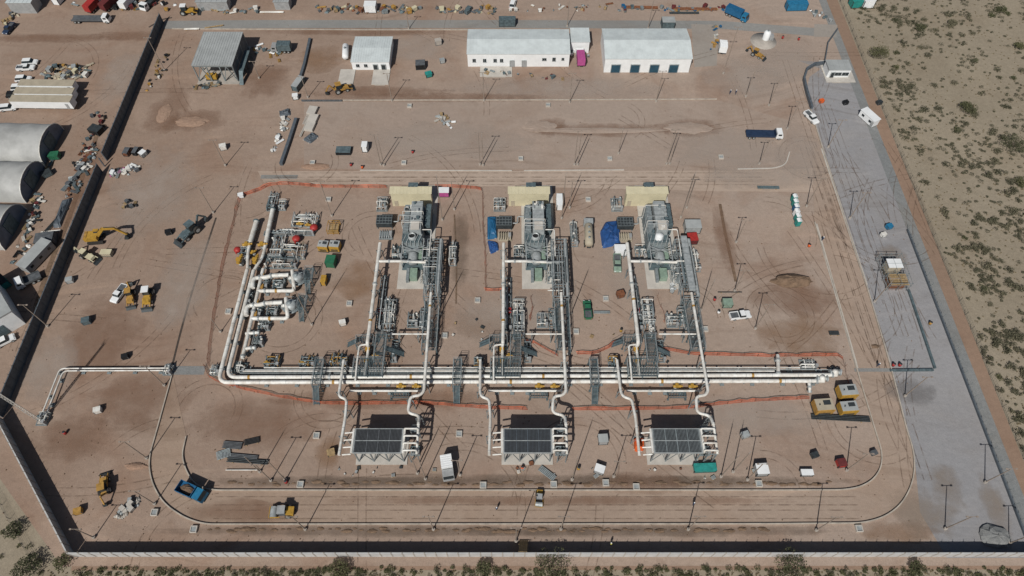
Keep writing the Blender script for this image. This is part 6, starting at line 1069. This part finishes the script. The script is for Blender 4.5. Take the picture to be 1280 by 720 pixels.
# slabs beside the wall: plank bridge and people
root = T('plank_bridge', 'brown plank ramp leaning on the bottom wall', 'ramp', g(655, 690)); q0 = MB(); [q0.beam((-.7+.35*i, 2.4, .05), (-1.0+.35*i, -.6, 3.2), .3, .07) for i in range(5)]; q0.build('plank', 'timber', root); q = MB(); q.beam((-1.1, 1.2, 1.25), (.9, 1.2, 1.25), .1); q.build('cleat', 'timber', root)
def person(label, p, rz, top='hivis', legs='denim'):
    root = T('person', label, 'person', p, rz)
    me = bpy.data.meshes.new('body'); vs = [(0, 0, .95), (0, 0, 1.2), (0, 0, 1.42), (0, .01, 1.53), (0, .01, 1.68), (.1, 0, .9), (.11, .05, .5), (.11, 0, .08), (.12, .14, .04), (-.1, 0, .9), (-.12, -.05, .5), (-.13, -.1, .08), (-.13, .04, .04), (.2, 0, 1.42), (.27, .03, 1.15), (.25, .18, .95), (-.2, 0, 1.42), (-.27, -.03, 1.15), (-.26, .1, .92)]
    es = [(0, 1), (1, 2), (2, 3), (3, 4), (0, 5), (5, 6), (6, 7), (7, 8), (0, 9), (9, 10), (10, 11), (11, 12), (2, 13), (13, 14), (14, 15), (2, 16), (16, 17), (17, 18)]; me.from_pydata(vs, es, [])
    o = bpy.data.objects.new('body', me); COL.objects.link(o); o.parent = root; md = o.modifiers.new('skin', 'SKIN'); rr = [.15, .15, .17, .07, .11, .1, .075, .05, .05, .1, .075, .05, .05, .075, .05, .04, .075, .05, .04]
    for i, v in enumerate(me.skin_vertices[0].data) if me.skin_vertices else []: v.radius = (rr[i], rr[i]*.8); v.use_root = i == 0
    me.materials.append(M(legs)); sm_ = o.modifiers.new('sub', 'SUBSURF'); sm_.levels = 1; sm_.render_levels = 1
    q = MB(); q.lathe([(.19, .95), (.2, 1.2), (.24, 1.38), (.1, 1.5)], n=10); q.build('vest', top, root); q = MB(); q.lathe([(.15, 1.68), (.14, 1.76), (.08, 1.83), (0, 1.84)], n=10); q.build('hard_hat', 'white_wall', root)
for x, y, rz, top, lab in ((763, 681, 20, 'hivis', 'person in a yellow vest standing in the shadow of the bottom wall'), (1044 + 52, 458, 0, 'denim', 'person in dark clothes crossing the right road'), (866, 631, 40, 'denim', 'person walking on the lower ring road'), (912, 118, 10, 'denim', 'left of two people standing in the upper yard'), (919, 118, 60, 'denim', 'right of two people standing in the upper yard'), (621, 637, 10, 'denim', 'person on the ring road below the middle cooler'), (1027, 301, 0, 'denim', 'person walking along the right kerb')):
    person(lab, g(x, y), R(rz), top)
# ------------------------------------------------------------ plants
def leafmat(name, a, b_, c):
    m = bpy.data.materials.new(name); m.use_nodes = True; n = m.node_tree; bs = n.nodes['Principled BSDF']; bs.inputs['Roughness'].default_value = .8; bs.inputs['Specular IOR Level'].default_value = .2
    oi = n.nodes.new('ShaderNodeObjectInfo'); ge = n.nodes.new('ShaderNodeNewGeometry'); no = n.nodes.new('ShaderNodeTexNoise'); no.inputs['Scale'].default_value = 1.6; n.links.new(ge.outputs['Position'], no.inputs['Vector'])
    ad = n.nodes.new('ShaderNodeMath'); ad.operation = 'MULTIPLY_ADD'; n.links.new(oi.outputs['Random'], ad.inputs[0]); ad.inputs[1].default_value = .5; n.links.new(no.outputs['Fac'], ad.inputs[2])
    cr = n.nodes.new('ShaderNodeValToRGB'); e = cr.color_ramp.elements; e[0].position = .35; e[0].color = (*a, 1); e[1].position = .95; e[1].color = (*c, 1); k = e.new(.65); k.color = (*b_, 1); n.links.new(ad.outputs[0], cr.inputs[0]); n.links.new(cr.outputs[0], bs.inputs['Base Color']); MATS[name] = m
leafmat('sage', (.082, .080, .052), (.11, .106, .07), (.15, .138, .09)); leafmat('olive', (.06, .068, .036), (.085, .09, .048), (.12, .12, .06)); leafmat('dry', (.17, .14, .08), (.2, .16, .095), (.24, .2, .12))
mat('bark', (.10, .075, .055), .9)
def leaves(mb, c, rad, n, size, rd, hollow=.35):
    for _ in range(n):
        while True:
            d = V(rd.uniform(-1, 1), rd.uniform(-1, 1), rd.uniform(-.6, 1))
            if hollow < d.length <= 1: break
        p = c+V(d.x*rad[0], d.y*rad[1], d.z*rad[2]); a = V(rd.gauss(0, 1), rd.gauss(0, 1), rd.gauss(0, .7)).normalized(); b_ = a.cross(V(rd.gauss(0, 1), rd.gauss(0, 1), rd.gauss(0, 1))).normalized(); s_ = size*rd.uniform(.6, 1.4)
        mb._a([p-a*s_, p+b_*s_*.5, p+a*s_, p-b_*s_*.5], [(0, 1, 2, 3)])
def shrub_mesh(name, seed, m, n=130):
    rd = random.Random(seed); mb = MB(); k = rd.randint(3, 6)
    for i in range(k):
        t = rd.uniform(0, 6.28); r = rd.uniform(.15, .62); s_ = rd.uniform(.35, .6)
        leaves(mb, V(math.cos(t)*r, math.sin(t)*r, s_*.65), (s_, s_*rd.uniform(.8, 1.1), s_*rd.uniform(.7, 1.0)), n//k, .13, rd, .3)
    for i in range(6): t = rd.uniform(0, 6.28); mb.beam((0, 0, -.05), (math.cos(t)*.5, math.sin(t)*.5, .7), .05)
    return mb.mesh(name, m)
SH = [shrub_mesh('shrub', s, 'sage') for s in range(6)]+[shrub_mesh('shrub', 20+s, 'olive', 170) for s in range(3)]
def shrub(me, p, s_, rz, label, grp=None, zs=1., name='desert_shrub'):
    o = bpy.data.objects.new(name, me); COL.objects.link(o); o.location = p; o.scale = (s_, s_, s_*zs); o.rotation_euler = (0, 0, rz); return tag(o, label, 'shrub', grp)
def tree(label, p, rad, h, seed, n=900, m='olive'):
    root = T('desert_tree', label, 'tree', p); rd = random.Random(seed); q = MB(); lim = []
    q.cyl((0, 0, -.1), (.1, .05, h*.4), .16, .11, 8)
    for i in range(6): t = i*1.05+rd.uniform(-.3, .3); e = V(math.cos(t)*rad*.55, math.sin(t)*rad*.55, h*rd.uniform(.55, .8)); q.cyl((.1, .05, h*.35), e, .08, .03, 6); lim.append(e)
    q.build('trunk', 'bark', root); q = MB()
    for e in lim+[V(0, 0, h*.8)]: leaves(q, e, (rad*.5, rad*.5, h*.24), n//7, .17, rd, .25)
    for i in range(5): t = rd.uniform(0, 6.28); leaves(q, V(math.cos(t)*rad*.75, math.sin(t)*rad*.75, h*rd.uniform(.35, .7)), (rad*.3, rad*.3, h*.15), n//16, .17, rd, .2)
    q.build('crown', m, root)
for x, y, r, h, lab, m in ((1096, 71, 3.2, 3.0, 'large olive bush beside the dirt road at the upper right', 'olive'), (1262, 185, 3.8, 3.4, 'largest dark bush at the right edge of the desert', 'olive'), (1207, 139, 2.6, 2.6, 'round dark bush in the middle of the upper desert', 'olive'), (1149, 38, 1.9, 1.8, 'round green bush in the upper desert', 'olive'), (690, 708, 3.6, 3.6, 'broad tree below the plank ramp at the bottom edge', 'olive'), (985, 708, 3.3, 3.4, 'broad tree right of centre at the bottom edge', 'olive'), (425, 714, 2.2, 2.2, 'round dark tree at the bottom edge left of centre', 'olive'), (605, 712, 1.7, 1.9, 'small tree at the bottom edge near the centre', 'olive'), (1144, 712, 1.6, 1.8, 'small tree at the bottom edge on the right', 'olive'),
                           (20, 664, 1.9, 2.0, 'small tree outside the slanting wall', 'olive'), (40, 712, 2.8, 2.8, 'leafy tree in the lower left corner', 'olive'), (82, 703, 1.8, 2.0, 'dark tree at the foot of the slanting wall', 'olive'), (1190, 30, 1.6, 1.3, 'grey-green bush high in the desert', 'sage'), (1272, 60, 1.8, 1.7, 'green bush at the right edge near the top', 'olive'), (1250, 14, 1.8, 1.6, 'green bush in the top right corner', 'olive'), (1275, 230, 2.0, 1.8, 'dark bush at the right edge of the middle desert', 'olive')):
    tree(lab, g(x, y)-V(0, 0, .1), r, h, int(x+y), 900 if r > 2 else 500, m)
rd = random.Random(11); cand = []
def inside(px, py): # scrub right of the wire fence
    return px > 1052+py*.388+6
centres = [(rd.uniform(1060, 1330), rd.uniform(-25, 745)) for _ in range(130)]
while len(cand) < 1450:
    if rd.random() < .72: c = rd.choice(centres); x, y = rd.gauss(c[0], 13), rd.gauss(c[1], 10)
    else: x, y = rd.uniform(1055, 1340), rd.uniform(-20, 745)
    if inside(x, y) and y < 760: cand.append((x, y, rd.choice((.5, .62, .75, .85, 1.0, 1.2, 1.5))*rd.uniform(.85, 1.15)))
low = []
for _ in range(260):      # scrub along the bottom edge and lower left
    x = rd.uniform(95, 1290); y = 707+30*rd.random()**1.6; low.append((x, y, rd.uniform(.45, 1.1)))
for _ in range(16): low.append((rd.uniform(-10, 70), rd.uniform(655, 728), rd.uniform(.5, 1.)))
low = [c for c in low if g(c[0], c[1]).y < 25.6 or c[0] < 90]; low = [c for c in low if c[0] > 90 or g(c[0], c[1]).x+g(c[0], c[1]).y < -67]
vis = [c for c in cand if c[0] < 1290 and -12 < c[1] < 735]; vis.sort(key=lambda c: -c[2]*(1+c[1]/900)); keep = vis[:215]; rest = vis[215:]+[c for c in cand if c not in vis]
BAND = ('near the top edge', 'level with the guard house', 'level with the cross road', 'level with the cream roofs', 'level with the rusty pump house', 'level with the dark culvert', 'level with the coolers', 'near the lower right corner')
def word(me, s_): return ('olive' if me in SH[6:] else 'grey') , ('small' if s_ < .9 else ('large' if s_ > 1.2 else 'middling'))
for x, y, s_ in keep:
    me = rd.choice(SH[:6] if rd.random() < .9 else SH[6:]); c_, w_ = word(me, s_); near = 'beside the wire fence' if x < 1052+y*.388+45 else ('at the right edge' if x > 1235 else 'amid the desert')
    shrub(me, g(x, y)-V(0, 0, .1), s_, rd.uniform(0, 6), f'{w_} {c_} shrub {near}, {BAND[max(0, min(7, int(y/90)))]}', 'desert shrubs right of the fence', rd.uniform(.7, 1.))
FOOT = ('below the slanting wall', 'below the left yard', 'below the left cooler', 'below the plank ramp', 'below the right cooler', 'below the ring road bend', 'below the gravel apron')
for x, y, s_ in low[:85]:
    me = rd.choice(SH[6:] if rd.random() < .6 else SH[:6]); c_, w_ = word(me, s_)
    shrub(me, g(x, y)-V(0, 0, .1), s_, rd.uniform(0, 6), f'{w_} {c_} shrub outside the bottom wall, {FOOT[max(0, min(6, int(x/183)))]}', 'shrubs outside the bottom wall', rd.uniform(.7, 1.1))
def scatter(name, label, pts, m, n, size):
    mb = MB(); rd2 = random.Random(5)
    for x, y, s_ in pts: p = g(x, y)-V(0, 0, .08); leaves(mb, p+V(0, 0, s_*.3), (s_*.8, s_*.7, s_*.45), n, size, rd2, .2)
    tag(mb.build(name, m), label, None, None, 'stuff')
scatter('small_scrub', 'small scrub filling the gaps between the desert shrubs', rest, 'sage', 60, .13)
scatter('wall_foot_scrub', 'green scrub in a band along the foot of the bottom wall', low[85:]+[(rd.uniform(95, 1290), 709+22*rd.random(), rd.uniform(.35, .95)) for _ in range(420)], 'olive', 70, .13)
tuft = []
while len(tuft) < 1500:
    x, y = rd.uniform(1050, 1345), rd.uniform(-25, 745)
    if inside(x, y): tuft.append((x, y, rd.uniform(.18, .42)))
for _ in range(1600):
    x, y = rd.uniform(60, 1290), rd.uniform(703, 740)
    if g(x, y).y < 25.6: tuft.append((x, y, rd.uniform(.2, .4)))
scatter('dry_grass', 'dry grass tufts on the desert floor', tuft, 'dry', 9, .14)
# loose stones and clods on the bare soil
mb = MB(); rd3 = random.Random(9)
for _ in range(2600):
    x, y = rd3.uniform(0, 1150), rd3.uniform(20, 675); s_ = rd3.choice((.06, .08, .1, .14, .22)); p = g(x, y)
    if p.x < -112 and p.y < 60: continue
    mb._a([(p.x+s_*math.cos(t)*rd3.uniform(.7, 1.2), p.y+s_*math.sin(t)*rd3.uniform(.7, 1.2), -.06) for t in (0, 1.57, 3.14, 4.71)]+[(p.x+rd3.uniform(-.3, .3)*s_, p.y, s_*.8)], [(0, 1, 4), (1, 2, 4), (2, 3, 4), (3, 0, 4)])
tag(mb.build('loose_stones', 'soil'), 'loose stones and clods strewn over the bare soil', None, None, 'stuff')

# wheel tracks pressed into the soil
tm = bpy.data.materials.new('track_marks'); tm.use_nodes = True; n = tm.node_tree; b_ = n.nodes['Principled BSDF']; b_.inputs['Roughness'].default_value = 1; b_.inputs['Base Color'].default_value = (.20, .14, .10, 1); b_.inputs['Specular IOR Level'].default_value = .05
ge = n.nodes.new('ShaderNodeNewGeometry'); no = n.nodes.new('ShaderNodeTexNoise'); no.inputs['Scale'].default_value = .5; no.inputs['Detail'].default_value = 5; n.links.new(ge.outputs['Position'], no.inputs['Vector']); mr = n.nodes.new('ShaderNodeMapRange'); mr.inputs[1].default_value = .36; mr.inputs[2].default_value = .62; mr.inputs[3].default_value = 0; mr.inputs[4].default_value = .38; n.links.new(no.outputs['Fac'], mr.inputs[0]); n.links.new(mr.outputs[0], b_.inputs['Alpha']); MATS['track_marks'] = tm
rt = random.Random(3); mb = MB()
def track(p, a, L, curv):
    pts = [p]; 
    for i in range(int(L/1.5)):
        a += curv*1.5; p = p+Vector((math.cos(a), math.sin(a)))*1.5; pts.append(p)
    for off in (-.85, .85):
        l, r = [], []
        for i, q in enumerate(pts):
            d = (pts[min(i+1, len(pts)-1)]-pts[max(0, i-1)]).normalized(); nn = Vector((-d.y, d.x)); l.append(q+nn*(off+.13)); r.append(q+nn*(off-.13))
        k = len(l); mb._a([(*q, .016) for q in l]+[(*q, .016) for q in r], [(k+i, k+i+1, i+1, i) for i in range(k-1)])
for px in ((268, 626), (268, 643)): track(g(*px).to_2d(), 0, 135, 0)
for px in ((340, 219), (330, 224), (345, 228)): track(g(*px).to_2d(), 0, 140, 0)
for px in ((1085, 440), (1098, 452), (1052, 290)): track(g(*px).to_2d(), 1.575, 70, 0)
for px in ((1150, 600), (1160, 600), (1125, 420), (1140, 420), (1100, 380)): track(g(*px).to_2d(), 1.58, 80, 0)
for i in range(90):
    x, y = rt.uniform(20, 1100), rt.uniform(40, 655); h_ = rt.random(); track(g(x, y).to_2d(), rt.choice((0, math.pi, 1.57, -1.57, .6, 2.4))+rt.uniform(-.2, .2), rt.uniform(12, 45), rt.uniform(-.03, .03) if h_ < .7 else rt.choice((-1, 1))*rt.uniform(.06, .14))
for i in range(16): track(g(rt.uniform(1080, 1180), rt.uniform(250, 640)).to_2d(), 1.57+rt.uniform(-.3, .3), rt.uniform(10, 30), rt.uniform(-.03, .03))
tag(mb.build('wheel_tracks', 'track_marks'), kind='structure')

# damp clods left along the kerbs
mb = MB(); rc = random.Random(21)
for y0, xa, xb in ((604, 290, 1040), (662.5, 262, 960)):
    x = xa
    while x < xb:
        p = g(x, y0+rc.uniform(-2.2, 2.2)); s_ = rc.uniform(.25, .75); mb.lump((p.x, p.y, -.04), (s_*1.6, s_*.6, s_*.4), int(x*10), 9, 4, .3); x += rc.uniform(2, 16)
tag(mb.build('spoil_clods', 'soil'), 'damp soil clods dumped in rows along the ring road kerbs', None, None, 'stuff')
# look-alikes that share a wording are told apart by their order from the left
same = {}
for o in COL.objects:
    if o.parent is None and 'label' in o and 'category' in o: same.setdefault(o['label'], []).append(o)
for lab, lst in same.items():
    if 1 < len(lst) <= len(WORDN):
        lst.sort(key=lambda o: o.location.x/(o.location.y*math.cos(PITCH)+CAM_H*math.sin(PITCH)))
        for i, o in enumerate(lst):
            t = f'{lab}, {WORDN[i]} from left'
            if len(t.replace('-', ' ').split()) > 16: t = t.replace(' the ', ' ')
            o['label'] = t
